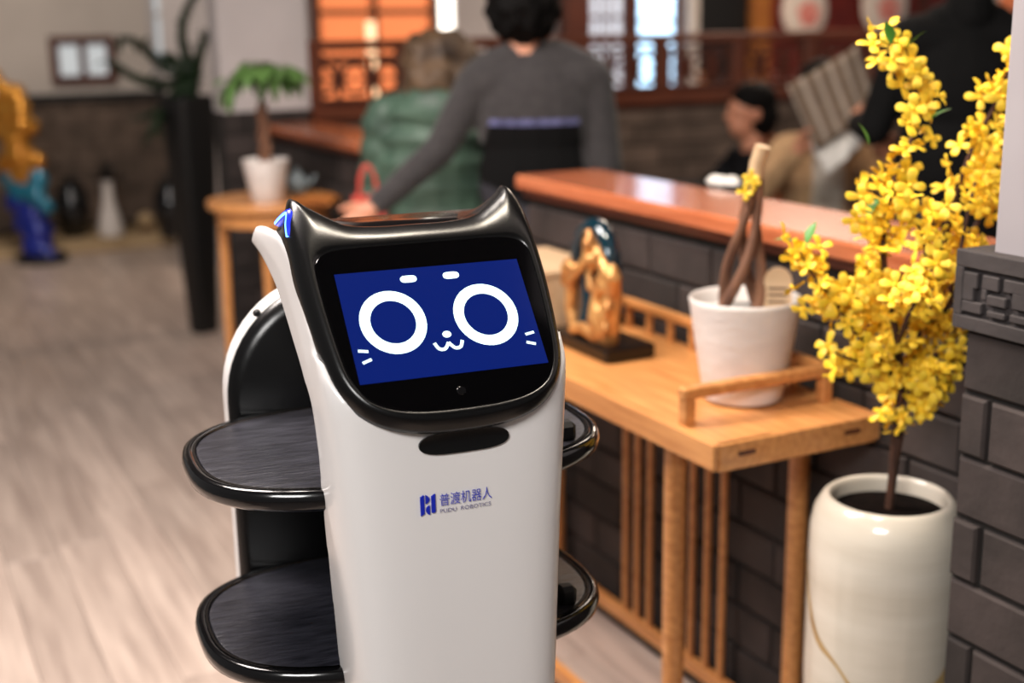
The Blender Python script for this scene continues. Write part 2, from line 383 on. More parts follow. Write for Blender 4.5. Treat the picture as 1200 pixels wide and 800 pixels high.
# meander relief: raised border and key pattern left proud of a sunk field
zb0, zb1 = 1.052, 1.165
def raised(x0, x1, z0, z1): MB().box(x0, x1, -.013, -.003, z0, z1, .0015).build('relief_bar', M['carved'], band)
raised(-.012, .76, zb1 - .024, zb1); raised(-.012, .76, zb0, zb0 + .02); raised(-.012, .004, zb0 + .02, zb1 - .024)
for k in range(6):
    x = .004 + k * .125
    fz0, fz1 = zb0 + .026, zb1 - .03
    mid = (fz0 + fz1) / 2
    # interlocked key: dark channels stay open between these bars
    raised(x, x + .026, fz1 - .022, fz1); raised(x, x + .02, mid - .012, mid + .010); raised(x, x + .036, fz0, fz0 + .016)
    raised(x + .026 + .008, x + .064, fz1 - .02, fz1); raised(x + .034, x + .044, mid - .006, fz1 - .02)
    raised(x + .044, x + .078, mid - .012, mid + .002); raised(x + .046, x + .078, fz0, mid - .02)
    raised(x + .072, x + .119, fz1 - .018, fz1); raised(x + .088, x + .119, mid - .01, mid + .012); raised(x + .086, x + .119, fz0, mid - .018)
# far low wall of the dining room, carrying the carved wooden balustrade
XF = -3.75
brick_wall('wall_far', 'low brown-grey brick wall under the carved wooden balustrade', L(XF, .19), LROT + PI / 2, 5.0, .2, 1.1, .2, bl=.3, bh=.1, m='brick_brown', ztop=1.1)
cap_rail('trim_4', 'red-brown wooden sill below the carved balustrade', L(XF, .19), LROT + PI / 2, 5.0, -.03, .22, 1.1, 1.15)
bpy.data.objects['trim_4'].data.materials[0] = M['wood_brown']
# outer walls
XB = -6.6
wb = MB().box(0, 6.5, 0, .1, 0, 2.95).build('wall_back', M['plaster']); place(wb, L(XB, .2), LROT + PI / 2)
tag(wb, 'pale plaster wall behind the carved balustrade', kind='structure')
wleft = MB().box(-2.6, 2.0, 0, .1, 1.02, 2.95).build('wall_left', M['plaster_grey']); place(wleft, L(-8.3, -.1), LROT + PI / 2)
tag(wleft, 'grey-beige plaster wall above the brick dado behind the golden statue', kind='structure')
brick_wall('wall_left_dado', 'brown-grey brick dado behind the golden statue', L(-8.3, -2.7), LROT + PI / 2, 4.6, .1, 1.02, .1, bl=.3, bh=.092, m='brick_brown')
lg = MB().box(-2.6, 2.0, -.04, .0, 1.0, 1.06, .004).build('trim_5', M['black_matte']); place(lg, L(-8.3, -.1), LROT + PI / 2)
tag(lg, 'dark ledge along top of the brick dado', kind='structure')
st = MB().box(-2.6, 1.1, -.75, 0, 0, .07, .008).build('trim_6', M['stone']); place(st, L(-8.3, -.1), LROT + PI / 2)
tag(st, 'beige stone step along the dado behind the golden statue', kind='structure')

# ---- windows and openings, on the back wall plane (x = XB), drawn from the photo's directions
def window(name, label, px0, px1, py0, py1, m, xplane, nx=2, nz=3, frame=M['wood_dark'], fw=.05, bar=.022, zmax=2.6):
    a = onLx(px0, (py0 + py1) / 2, xplane); b = onLx(px1, (py0 + py1) / 2, xplane)
    ztop = min(zmax, onLx((px0 + px1) / 2, py0, xplane).z) if py0 is not None else zmax
    zbot = onLx((px0 + px1) / 2, py1, xplane).z
    wd = b.y - a.y; h = ztop - zbot
    e = empty(name, L(xplane, a.y, zbot), LROT + PI / 2); tag(e, label, kind='structure')
    f = MB(); f.box(0, fw, -.05, .0, 0, h); f.box(wd - fw, wd, -.05, .0, 0, h); f.box(fw, wd - fw, -.05, .0, 0, fw); f.box(fw, wd - fw, -.05, .0, h - fw, h)
    f.build('window_frame', frame, e)
    cw, ch = (wd - 2 * fw) / nx, (h - 2 * fw) / nz
    pane = MB().box(.0, cw, -.018, -.012, 0, ch).mesh('pane', m)
    for i in range(nx):
        for k in range(nz): inst('pane', pane, e, (fw + i * cw, 0, fw + k * ch))
    for i in range(1, nx): MB().box(fw + i * cw - bar / 2, fw + i * cw + bar / 2, -.04, -.018, fw, h - fw).build('mullion', frame, e)
    for k in range(1, nz): MB().box(fw, wd - fw, -.036, -.018, fw + k * ch - bar / 2, fw + k * ch + bar / 2).build('glazing_bar', frame, e)
    return e
window('window_1', 'large orange glowing lattice window behind the green jacket', 362, 508, -170, 135, M['win_orange'], XB, 2, 5, M['wood_brown'], .05, .035)
window('window_2', 'narrow brilliant white window beside the orange lattice window', 506, 530, -200, 44, M['lamp_white'], XB, 1, 3, M['plaster'], .02, .01)
window('window_3', 'pale latticed window beside the blue-white window', 681, 734, -190, 112, M['win_pale'], XB, 3, 9, M['wood_dark'], .05, .02)
window('window_4', 'bright blue-white window seen through the carved balustrade', 738, 795, -190, 116, M['win_day'], XB, 1, 3, M['wood_dark'], .05, .02)
window('window_5', 'pair of small pale panes above the brick dado', 58, 134, 42, 98, M['win_dim'], -8.3, 2, 1, M['wood_dark'], .06, .05)
window('window_6', 'tall pale window behind the black planter', 168, 252, -120, 88, M['win_dim'], -8.3, 2, 3, M['plaster'], .05, .03)
# posts against the back wall
def post(name, label, px, xplane, wd, m, cat='post', z1=2.9, dy=.12):
    a = onLx(px, 20, xplane)
    e = empty(name, L(xplane, a.y, 0), LROT + PI / 2)
    MB().box(-wd / 2, wd / 2, -dy, 0, .12, z1 - .15, .006).build('shaft', m, e)
    MB().box(-wd / 2 - .02, wd / 2 + .02, -dy - .02, 0, 0, .12, .005).build('base', M['wood_dark'], e)
    MB().box(-wd / 2 - .02, wd / 2 + .02, -dy - .02, 0, z1 - .15, z1, .005).build('capital', M['wood_dark'], e)
    tag(e, label, cat); return e
post('wooden_post', 'dark red-brown wooden post left of the pale latticed window', 668, XB, .2, M['wood_dark'])
post('wooden_post', 'grey-brown post right of the blue-white window', 803, XB, .09, M['plaster_grey'])
post('wooden_post', 'golden wooden post beside the white fans', 883, XB, .16, M['wood_gold'])
post('wooden_post', 'red-brown wooden post behind the yellow blossoms', 1180, XF + .06, .15, M['wood_red'])
a0, a1 = onLx(808, 30, XB + .01).y, onLx(1230, 30, XB + .01).y
dk = MB().box(0, a1 - a0, -.02, 0, 0, 2.95).build('wall_panelling', M['red_paint']); place(dk, L(XB, a0), LROT + PI / 2)
tag(dk, 'dark red panelled wall behind the white fans', kind='structure')
for k in range(7):
    xx = .12 + k * (a1 - a0) / 7
    MB().box(xx - .05, xx + .05, -.035, -.02, 0, 2.95).build('stile', M['wood_dark'], dk)
b0, b1 = onLx(809, 30, XB).y, onLx(872, 30, XB).y
dd = MB().box(0, b1 - b0, -.05, -.021, 0, 2.5).build('opening_panel_1', M['black_matte']); place(dd, L(XB, b0), LROT + PI / 2)  # flat black sheet: darkness of the opening put into its colour
tag(dd, 'flat black panel standing for the dark opening between grey-brown and golden posts', kind='structure')
MB().box(.04, .1, -.07, -.05, 1.0, 1.12, .003).build('panel_handle', M['wood_gold'], dd)

# ---- carved balustrade on the far low wall
bal = empty('carved_balustrade', L(XF, .19, 1.15), LROT + PI / 2)
tag(bal, 'long red-brown carved wooden balustrade on the far low wall', 'balustrade')
BLN, BH = 4.6, .285
MB().box(0, BLN, .03, .11, BH - .045, BH, .006).build('top_rail', M['wood_brown'], bal)
MB().box(0, BLN, .035, .105, 0, .035, .005).build('bottom_rail', M['wood_dark'], bal)
MB().box(0, BLN, .05, .09, BH - .085, BH - .065).build('middle_rail', M['wood_dark'], bal)
nb = 10
ring = MB()
ro, ri, th = .07, .052, .012
secs = []
for k in range(20):
    a = 2 * PI * k / 20; ca, sa = math.cos(a), math.sin(a)
    secs.append([(ro * ca, -th, ro * sa), (ro * ca, th, ro * sa), (ri * ca, th, ri * sa), (ri * ca, -th, ri * sa)])
ring.loft(secs + [secs[0]], True, False, False)
ring_me = ring.mesh('carved_ring', M['wood_dark'], 40)
small = MB().box(-.008, .008, -.012, .012, -.0825, .0825).mesh('lattice_slat', M['wood_dark'])
flat = MB().box(-.045, .045, -.01, .01, -.007, .007).mesh('lattice_bar', M['wood_dark'])
pst = MB().box(-.028, .028, .035, .105, .0, BH, .004).mesh('baluster_post', M['wood_brown'])
for k in range(nb + 1):
    x0 = k * BLN / nb
    inst('baluster_post', pst, bal, (min(max(x0, .03), BLN - .03), 0, 0))
    if k < nb:
        for j in range(3):
            cx = x0 + BLN / nb * (j + .5) / 3
            inst('carved_ring', ring_me, bal, (cx, .07, .118))
            inst('lattice_slat', small, bal, (x0 + BLN / nb * (j + 1) / 3 - .002 if j < 2 else x0 + .045, .07, .118))
            inst('lattice_bar', flat, bal, (cx, .07, .118))

# white fans with pink flower on the red wall
for i, (px, py, wpx, lab) in enumerate([(943, 12, 66, 'round white fan with pink flower beside the golden post'), (1037, 6, 68, 'round white fan with pink flower beside the black coat'), (1178, -4, 56, 'round white fan with pink flower above the brown post')]):
    c = onLx(px, py, XB + .06); R_ = .5 * wpx / FPX * (aty(px, py, 1).y and (L(c.x, c.y, c.z) - O).dot(FW))
    e = empty('paper_fan', L(c.x, c.y, c.z), LROT + PI / 2)
    # fan disc: domed paper with a rim, standing upright facing the room
    secs = []
    for rr, yy in ((1.0, .012), (1.0, -.004), (.97, -.01), (.6, -.02), (.02, -.024)):
        secs.append([(R_ * rr * math.cos(2 * PI * k / 32), yy, R_ * rr * 1.02 * math.sin(2 * PI * k / 32)) for k in range(32)])
    MB().loft(secs).build('fan_paper', M['fan_white'], e, 40)
    for j in range(5):
        a = 2 * PI * j / 5 + .4
        pt = MB().ell((R_ * .3 * math.cos(a) + R_ * .12, -.024, R_ * .26 * math.sin(a) - R_ * .12), (R_ * .22, .006, R_ * .2), 12, 6)
        pt.build('painted_petal', M['fan_pink'], e, 60)
    MB().tube([(0, -.004, -R_ * .98), (0, -.004, -R_ * 1.5)], R_ * .05).build('handle', M['wood_red'], e, 40)
    tag(e, lab, 'fan', 'white fans on the red wall')
# glowing tube lamp in front of the orange window
c = onLx(436, 70, XB + .3)
e = empty('hanging_lamp', L(c.x, c.y, 2.9), LROT + PI / 2); tag(e, 'slim glowing tube lamp hanging before the orange lattice window', 'lamp')
MB().tube([(0, 0, c.z - .28 - 2.9), (0, 0, c.z + .24 - 2.9)], .028, 12).build('tube', M['lamp_warm'], e, 40)
MB().tube([(0, 0, c.z + .24 - 2.9), (0, 0, 0)], .006, 6).build('cord', M['black_matte'], e)

# ================================================================ ROBOT
RTH = .3784; RPH = .7214
rob = empty('delivery_robot', (-.0794, 1.4188, 0), RTH)
tag(rob, 'white and black cat-faced delivery robot with side trays', 'robot')
SZ = 1.1587
cph, sph = math.cos(RPH), math.sin(RPH)
def HP(w_, v_, n_=0, d=0): return Vector((w_, v_ * sph - n_ * cph + d, SZ + v_ * cph + n_ * sph))
# -- body shell
def hw(z): return .124 + (.1475 - .124) * max(0, min(1, (z - .62) / .45)) ** 1.1 + (.02 * ((.5 - z) / .5) if z < .5 else 0)
def yfront(z): return -.056 - .012 * math.sin(max(0, min(1, (z - .1) / 1.0)) * PI)
def yback(z): return .048 - (.02 * max(0, (z - .9) / .2))
NEX = 4.6
def body_y(x, z, off=0):
    t = min(1, abs(x) / (hw(z) + off)); yb = yback(z); D = yb - yfront(z) + off
    return yb - D * (1 - t ** NEX) ** (1 / NEX)
secs = []
zs = [.16 + (1.105 - .16) * k / 44 for k in range(45)]
def usec(z, inset=0):
    s_ = []
    yb = yback(z); D = yb - yfront(z) - inset; h = hw(z) - inset
    for k in range(41):
        a = PI + PI * k / 40; ca, sa = math.cos(a), math.sin(a)
        s_.append(Vector((h * math.copysign(abs(ca) ** (2 / NEX), ca), yb - D * abs(sa) ** (2 / NEX), z)))
    return s_
mb = MB()
def plane_y(z): return (z - SZ) * math.tan(RPH)
def ztop(x):
    x = abs(x); K = [(0, 1.068), (.085, 1.078), (.115, 1.094), (.132, 1.114), (.142, 1.130), (.16, 1.138)]
    for (a, b), (c, d) in zip(K, K[1:]):
        if x <= c: return b + (d - b) * (x - a) / (c - a)
    return K[-1][1]
for z in zs:
    row = []
    for p in usec(z) + usec(z, .014)[::-1]:
        p.z = .16 + (z - .16) / (1.105 - .16) * (ztop(p.x) - .16)
        p.y = max(p.y, plane_y(p.z) + .019); row.append(p)
    secs.append(row)
mb.loft(secs)
# side wings sweeping up and back behind the head
lo = [(.335, 1.210), (.272, 1.200), (.206, 1.178), (.160, 1.151), (.118, 1.120), (.078, 1.090), (.050, 1.055), (.036, 1.00)]
hi = [(.290, 1.238), (.195, 1.243), (.13, 1.242), (.085, 1.226), (.058, 1.200), (.033, 1.167), (.012, 1.128), (.012, 1.00)]
lo2 = crom([(0, *p) for p in lo], 5); hi2 = crom([(0, *p) for p in hi], 5)
for s_ in (-1, 1):
    S2 = []
    for i, (a, b) in enumerate(zip(lo2, hi2)):
        f = i / (len(lo2) - 1)
        xo = .1520 - .0045 * min(1, f / .75) - (.006 * (f - .75) / .25 if f > .75 else 0); xi = xo - .014; e_ = .10
        m1 = a.lerp(b, .08); m2 = a.lerp(b, .92)
        q = [(xi, a.y, a.z), (xo - .003, a.y, a.z), (xo, m1.y, m1.z), (xo + .002, (a.y + b.y) / 2, (a.z + b.z) / 2), (xo, m2.y, m2.z), (xo - .003, b.y, b.z), (xi, b.y, b.z)]
        S2.append([(s_ * p[0], p[1], p[2]) for p in (q if s_ > 0 else q[::-1])])
    mb.loft(S2[::-1])
shell = remesh_obj('body_shell', mb, [M['white_plastic']], rob, .0035, 10)
# -- slot under the chin
def slot_pts(cx, cz, hx_, hz, n=28):
    out = []
    for k in range(n):
        a = 2 * PI * k / n; ca, sa = math.cos(a), math.sin(a)
        out.append((cx + hx_ * math.copysign(abs(ca) ** .55, ca), cz + hz * math.copysign(abs(sa) ** .85, sa)))
    return out
sl = slot_pts(.0025, 1.0315, .0535, .0125)
mb = MB(); mb.loft([[(x, body_y(x, z) + .006, z) for x, z in sl], [(x, body_y(x, z) - .0018, z) for x, z in sl]], True, True, False)
mb.loft([[(x, body_y(x, z) - .0018, z) for x, z in sl], [(.0025 + (x - .0025) * .93, body_y(x, z) - .0012, 1.0315 + (z - 1.0315) * .8) for x, z in sl]], True, False, True)
mb.build('slot', M['black_satin'], rob, 40)
# -- logo and lettering wrapped on the shell
def text_part(txt, size, x0, z0, m, name, sx=1.0, width=None):
    cu = bpy.data.curves.new(name, 'FONT'); cu.body = txt; cu.size = size; cu.resolution_u = 3; cu.fill_mode = 'FRONT'
    to = bpy.data.objects.new(name, cu); C.objects.link(to)
    dg = bpy.context.evaluated_depsgraph_get(); me = bpy.data.meshes.new_from_object(to.evaluated_get(dg))
    bpy.data.objects.remove(to)
    if len(me.vertices) == 0: return None
    mx = max(v.co.x for v in me.vertices); mn = min(v.co.x for v in me.vertices)
    k = (width / (mx - mn)) if width else sx
    for v in me.vertices:
        X_ = x0 + (v.co.x - mn) * k; Z_ = z0 + v.co.y; v.co = (X_, body_y(X_, Z_) - .0010, Z_)
    me.materials.clear(); me.materials.append(m)
    o = bpy.data.objects.new(name, me); C.objects.link(o); o.parent = rob; return o
def logo_poly(pts):
    n = len(pts); mb = MB()
    mb.loft([[(x, body_y(x, z) + .001, z) for x, z in pts], [(x, body_y(x, z) - .0010, z) for x, z in pts]])
    return mb
lx, lz = -.052, .951; k_ = .00095
lg_ = MB()
for P_ in ([(0, 0), (4.6, 2.4), (4.6, 25), (3.6, 25), (0, 22.8)],
           [(6.6, 14.2), (9.6, 16), (11.2, 18.6), (11.0, 21.2), (9.2, 23.6), (6.6, 25)],
           [(11.2, 0.2), (11.2, 12), (7.6, 9.6), (6.6, 7), (6.8, 3.8), (8.4, 1.6)],
           [(13.6, 2.2), (17.4, 2.2), (18.4, 4.4), (18.4, 25), (13.6, 22.4)]):
    q = [(lx + x * k_, lz + z * k_) for x, z in P_]
    t_ = logo_poly(q); lg_.add(t_.v, t_.f)
lg_.build('logo', M['logo_blue'], rob)
text_part('普渡机器人', .0155, lx + .0225, lz + .0098, M['logo_text'], 'lettering', width=.0625)
text_part('PUDU  ROBOTICS', .0066, lx + .0225, lz + .0005, M['logo_grey'], 'lettering', width=.061)
# -- head: lofted from the face outline, with two pointed ears
def mirror(h): return h + [(-a, b) for a, b in h[-2:0:-1]]
def smooth_ol(h): return [(p.x, p.y) for p in crom([(a, b, 0) for a, b in mirror(h)], 6, True)]
OUT = smooth_ol([(0, -.131), (.05, -.128), (.09, -.116), (.118, -.094), (.136, -.06), (.1435, -.012), (.149, .055), (.1495, .11), (.1475, .150), (.1425, .174), (.1345, .189), (.122, .178), (.100, .1605), (.078, .147), (.04, .142), (0, .142)])
FLT = smooth_ol([(0, -.131), (.05, -.128), (.09, -.116), (.118, -.094), (.136, -.06), (.1435, -.012), (.149, .055), (.1490, .105), (.146, .125), (.140, .136), (.1305, .141), (.118, .142), (.098, .142), (.078, .142), (.04, .142), (0, .142)])
GLS = smooth_ol([(0, -.112), (.05, -.110), (.085, -.102), (.108, -.086), (.121, -.058), (.1265, -.015), (.130, .04), (.1305, .075), (.1285, .087), (.123, .095), (.114, .100), (.102, .1025), (.088, .1035), (.07, .104), (.04, .104), (0, .104)])
def mixo(A_, B_, t): return [(a[0] + (b[0] - a[0]) * t, a[1] + (b[1] - a[1]) * t) for a, b in zip(A_, B_)]
secs = []
for t, n_ in ((-.02, -.003), (0, 0), (.1, .0012), (.3, .0012), (.55, -.002), (.78, -.0075), (.93, -.0135), (1.0, -.020)):
    secs.append([HP(x, v, n_) for x, v in mixo(GLS, OUT, t)])
for d, e_, sc_ in ((.010, 1.0, 1), (.022, .82, 1), (.036, .58, 1), (.052, .34, 1), (.070, .14, 1), (.088, 0, 1), (.102, 0, .985), (.110, 0, .955), (.114, 0, .9)):
    secs.append([HP(x * sc_, .01 + (v - .01) * (sc_ if v < .05 else 1 - (1 - sc_) * .4), -.020, d) for x, v in mixo(FLT, OUT, e_)])
head = MB().loft(secs, True, False, True).build('head', M['black_satin'], rob, 75)
gl = GLS
MB().loft([[HP(x, v, -.004) for x, v in gl], [HP(x, v, .0002) for x, v in gl], [HP(x * .995, v * .995, .0008) for x, v in gl]]).build('face_glass', M['glass_black'], head, 30)
scr = MB().loft([[HP(a * .111, b * .0701, .0005) for a, b in ((-1, -1), (1, -1), (1, 1), (-1, 1))], [HP(a * .111, b * .0701, .0013) for a, b in ((-1, -1), (1, -1), (1, 1), (-1, 1))]]).build('screen', M['screen'], head)
def flat(name, pts_out, pts_in=None, n_=.0018, m='screen_mark'):
    mb = MB()
    if pts_in: mb.loft([[HP(x, v, n_) for x, v in pts_out], [HP(x, v, n_ + .0002) for x, v in pts_in]], True, False, False)
    else: mb.loft([[HP(x, v, n_) for x, v in pts_out], [HP(x, v, n_ + .0003) for x, v in pts_out]])
    return mb.build(name, M[m], scr)
def circ(cx, cy, rx, ry, n=40, rot=0):
    return [(cx + rx * math.cos(2 * PI * k / n) * math.cos(rot) - ry * math.sin(2 * PI * k / n) * math.sin(rot), cy + rx * math.cos(2 * PI * k / n) * math.sin(rot) + ry * math.sin(2 * PI * k / n) * math.cos(rot)) for k in range(n)]
for cx, cy in ((-.0572, .002), (.0532, .0)): flat('eye_ring', circ(cx, cy, .0385, .0405), circ(cx, cy, .0262, .0275))
for cx in (-.027, .0245): flat('brow', slot_pts(cx, .0555, .0098, .0046))
flat('nose', circ(.0005, -.0205, .0052, .0042, 16))
def stroke(pts, r_):
    P3 = crom([(a, b, 0) for a, b in pts], 5); o1 = []; o2 = []
    for i, p in enumerate(P3):
        t = (P3[min(i + 1, len(P3) - 1)] - P3[max(i - 1, 0)]).normalized(); nn = Vector((-t.y, t.x, 0)) * r_
        o1.append((p + nn).to_2d()); o2.append((p - nn).to_2d())
    return [tuple(p) for p in o1] + [tuple(p) for p in o2[::-1]]
flat('mouth', stroke([(-.0165, -.030), (-.013, -.0375), (-.006, -.0385), (0, -.031)], .0019)); flat('mouth', stroke([(0, -.031), (.006, -.0385), (.013, -.0375), (.0165, -.030)], .0019))
for s_ in (-1, 1):
    flat('whisker', stroke([(s_ * .0935, -.0315), (s_ * .1045, -.0295)], .0016)); flat('whisker', stroke([(s_ * .092, -.0415), (s_ * .1025, -.0450)], .0016))
MB().loft([[HP(x, v, .0008) for x, v in circ(0, -.0915, .0052, .0052, 20)], [HP(x, v, .0016) for x, v in circ(0, -.0915, .0046, .0046, 20)]]).build('camera_lens', M['black_gloss'], head, 30)
# LED line round the outer ear
for s_ in (-1,):
    for nm, rr, dx, m_ in (('ear_light_glow', .0048, 0, 'led_blue'), ('ear_light', .0019, .0036, 'led')):
        e1 = crom([(s_ * (.1435 + dx), .178, 1.2555), (s_ * (.1435 + dx), .155, 1.264), (s_ * (.1405 + dx), .124, 1.2745), (s_ * (.1445 + dx), .112, 1.262), (s_ * (.1455 + dx), .104, 1.250)], 4)
        MB().tube(e1, rr, 8).build(nm, M[m_], head, 40)
tp = sup(.082, .042, 3.2, 40, (0, .148))
MB().loft([[(x, y, 1.248) for x, y in tp], [(x, y, 1.2530) for x, y in tp], [(x * .97, .148 + (y - .148) * .96, 1.2538) for x, y in tp]]).build('touch_panel', M['black_gloss'], head, 40)
# -- inner column, back panel, trays, base
MB().box(-.105, .105, .02, .10, .16, 1.14, .01).build('inner_column', M['black_satin'], rob)
def arch(hw_, zt, y, n=14, z0=.14, rr=.16):
    pts = [(-hw_, y, z0), (hw_, y, z0)]
    for k in range(n + 1):
        a = PI / 2 * k / n; pts.append((hw_ - rr + rr * math.cos(a), y, zt - rr + rr * math.sin(a)))
    for k in range(n + 1):
        a = PI / 2 + PI / 2 * k / n; pts.append((-hw_ + rr + rr * math.cos(a), y, zt - rr + rr * math.sin(a)))
    return pts
bp = MB().loft([arch(.187, 1.140, .391), arch(.184, 1.136, .377, rr=.157), arch(.172, 1.122, .369, rr=.15)] , True, True, True).build('back_panel', M['black_satin'], rob, 50)
MB().loft([arch(.182, 1.138, .425, rr=.16), arch(.1882, 1.146, .42), arch(.1882, 1.146, .397), arch(.187, 1.141, .391)], True, True, True).build('back_shell', M['white_plastic'], rob, 50)
for s_ in (-1, 1): MB().tube([(s_ * .142, .371, 1.106), (s_ * .142, .3635, 1.106)], [.006, .0035], 12).build('screw', M['black_matte'], bp, 40)
for iz, zt in enumerate((.965, .737, .50)):
    hx_, hy_, cy = (.270, .187, .200)
    e = []
    def ring_(s, z): return [(x, y, z) for x, y in sup(hx_, hy_, 2.7, 72, (-.004, cy), s)]
    tr = MB().loft([ring_(-.05, zt - .030), ring_(-.012, zt - .029), ring_(-.002, zt - .022), ring_(0, zt - .012), ring_(-.002, zt - .003), ring_(-.007, zt), ring_(-.013, zt - .001), ring_(-.016, zt - .0045), ring_(-.05, zt - .0045)]).build('tray', M['black_gloss'], rob, 50)
    MB().loft([ring_(-.0185, zt - .0045), ring_(-.019, zt - .0022), ring_(-.021, zt - .0018)]).build('tray_mat', M['tray_mat'], tr, 40)
    rg = MB(); rg.loft([ring_(-.0145, zt - .0042), ring_(-.0135, zt - .0008), ring_(-.0165, zt - .0008), ring_(-.0178, zt - .0042)], True, False, False)
    rg.build('tray_trim', M['chrome'], tr, 40)
    MB().box(.180, .206, .080, .104, zt - .006, zt + .022, .006).build('tray_clip', M['black_matte'], tr)
def bs(z, s): return [(x, y, z) for x, y in sup(.235, .25, 3.2, 60, (0, .165), s)]
MB().loft([bs(.035, -.02), bs(.045, 0), bs(.11, .004), bs(.15, -.01), bs(.165, -.03)]).build('base', M['white_plastic'], rob, 50)
MB().loft([bs(.05, .004), bs(.06, .012), bs(.085, .012), bs(.095, .004)], True, True, True).build('bumper', M['black_satin'], rob, 50)
for sx_, yy in ((-1, .165), (1, .165), (-1, .0), (1, .0), (-1, .33), (1, .33)):
    rw = .05 if yy == .165 else .03
    MB().tube([(sx_ * .15 - .012, yy, rw), (sx_ * .15 + .012, yy, rw)], rw, 20).build('wheel', M['black_matte'], rob, 40)

# ================================================================ CONSOLE TABLE
ct = empty('console_table', LB, LROT); tag(ct, 'light oak console table with spindle back against the low brick wall', 'table')
TL, TD, TZ = 1.40, .365, .80
y0, y1 = -TD - .013, -.014
# top of four boards in a frame
for k in range(3):
    ya = y0 + .012 + k * (y1 - y0 - .024) / 3; yb_ = ya + (y1 - y0 - .024) / 3 - .001
    MB().box(-TL, -.002, ya, yb_, TZ - .03, TZ - (.0 if k == 0 else .002), .0015).build('top_board', M['wood'], ct)
MB().box(-TL, 0, y0, y0 + .0115, TZ - .048, TZ, .0025).build('apron', M['wood'], ct)
MB().box(-TL, 0, y1 - .0115, y1, TZ - .048, TZ - .001, .0025).build('apron', M['wood'], ct)
MB().box(-.0115, .002, y0 + .0115, y1 - .0115, TZ - .05, TZ - .0, .0025).build('apron', M['wood'], ct)
MB().box(-TL, -TL + .012, y0 + .0115, y1 - .0115, TZ - .048, TZ, .0025).build('apron', M['wood'], ct)
MB().box(.0018, .0034, y0 + .05, y0 + .085, TZ - .026, TZ - .018).build('tenon', M['wood_dark'], ct)
MB().box(.0018, .0034, y1 - .085, y1 - .05, TZ - .026, TZ - .018).build('tenon', M['wood_dark'], ct)
yf_, yk = -.318, -.036
for x in (-.19, -1.165):
    xf = -.198 if x > -.5 else -1.19
    MB().tube([(xf, yf_, 0), (xf, yf_, TZ - .03)], .021, 16).build('leg', M['wood'], ct, 50)
    MB().tube([(x, yk, 0), (x, yk, TZ - .03)], .02, 16).build('leg', M['wood'], ct, 50)
    MB().box(x - .011, x + .011, yf_ + .015, yk - .015, .06, .09, .003).build('stretcher', M['wood'], ct)
MB().box(-1.165, -.19, yk - .011, yk + .011, .05, .085, .003).build('stretcher', M['wood'], ct)
MB().box(-1.19, -.198, yf_ - .011, yf_ + .011, .05, .085, .003).build('stretcher', M['wood'], ct)
spm = MB().tube([(0, 0, .08), (0, 0, TZ - .03)], .0085, 10).mesh('spindle', M['wood'], 50)
for x in (-.818, -.766, -.712, -.540, -.483, -.427): inst('spindle', spm, ct, (x + .0, yk, 0))
# gallery rails
gx = -.115
MB().box(gx - .012, gx + .012, y0 + .012, y1 - .02, TZ + .048, TZ + .07, .004).build('gallery_rail', M['wood'], ct)
for y in (y0 + .026, y1 - .034): MB().box(gx - .011, gx + .011, y - .011, y + .011, TZ - .002, TZ + .05, .002).build('gallery_post', M['wood'], ct)
MB().box(-TL + .1, gx - .012, y1 - .032, y1 - .012, TZ + .048, TZ + .068, .004).build('gallery_rail', M['wood'], ct)
k = 0
x = gx - .1
while x > -TL + .1:
    MB().box(x - .006, x + .006, y1 - .027, y1 - .015, TZ - .002, TZ + .05).build('gallery_post', M['wood'], ct); x -= .085

# pot with braided stump
pc = (-.205, -.165)
pot = empty('plant_pot', L(pc[0], pc[1], TZ), LROT); tag(pot, 'white textured ceramic pot with braided bare stump on the console', 'pot'); pot.scale = (1.09, 1.09, 1.07)
MB().lathe([(.058, 0), (.066, .004), (.071, .03), (.083, .10), (.091, .155), (.0935, .172), (.0945, .178), (.0925, .181), (.0885, .178), (.086, .165), (.082, .155)], 48).build('pot_body', M['pot_white'], pot, 50)
MB().lathe([(.083, .155), (.06, .160), (.001, .163)], 32, cap0=False).build('gravel', M['pebble'], pot, 60)
plant = MB()
top = Vector((.03, .02, .41))
braid = empty('stump', (0, 0, 0)); bpy.data.objects.remove(braid)
stp = None
for s_ in range(4):
    pts = []; rr = []
    for k in range(19):
        t = k / 18; a = 2 * PI * s_ / 4 + t * PI * .8
        R_ = (.036 * (1 - t) ** 1.2 + .006 + .0015 * math.sin(t * 9 + s_ * 2))
        cx_ = -.016 + .034 * t
        pts.append((cx_ + R_ * math.cos(a), R_ * math.sin(a) * .9, .155 + .235 * t)); rr.append(.0105 * (1 - .4 * t))
    o = MB().tube(crom(pts, 2), [rr[min(18, i // 2)] for i in range(37)], 9).build('stem', M['bark'], pot, 60)
MB().tube([(.018, 0, .385), (.022, .0, .41), (.030, .004, .438)], [.013, .0125, .0125], 10).build('cut_stub', M['wood_pale'], pot, 40)
# wooden tag in the pot
mb = MB(); pts = [(-.021, 0), (.021, 0), (.021, .045)] + [(.021 * math.cos(PI * k / 10), .045 + .021 * math.sin(PI * k / 10)) for k in range(1, 10)] + [(-.021, .045)]
mb.loft([[(x, -.004, z) for x, z in pts], [(x, .004, z) for x, z in pts]])
tg = mb.build('plant_tag', M['wood_pale'], pot)
tg.scale = (1.1, 1.1, 1.15); tg.location = (.040, .036, .158); tg.rotation_euler = (0, 0, math.radians(53))
for zz in (.034, .024, .014): MB().box(-.014, .014, -.0052, -.0038, zz, zz + .0025).build('engraved_line', M['twig'], tg)

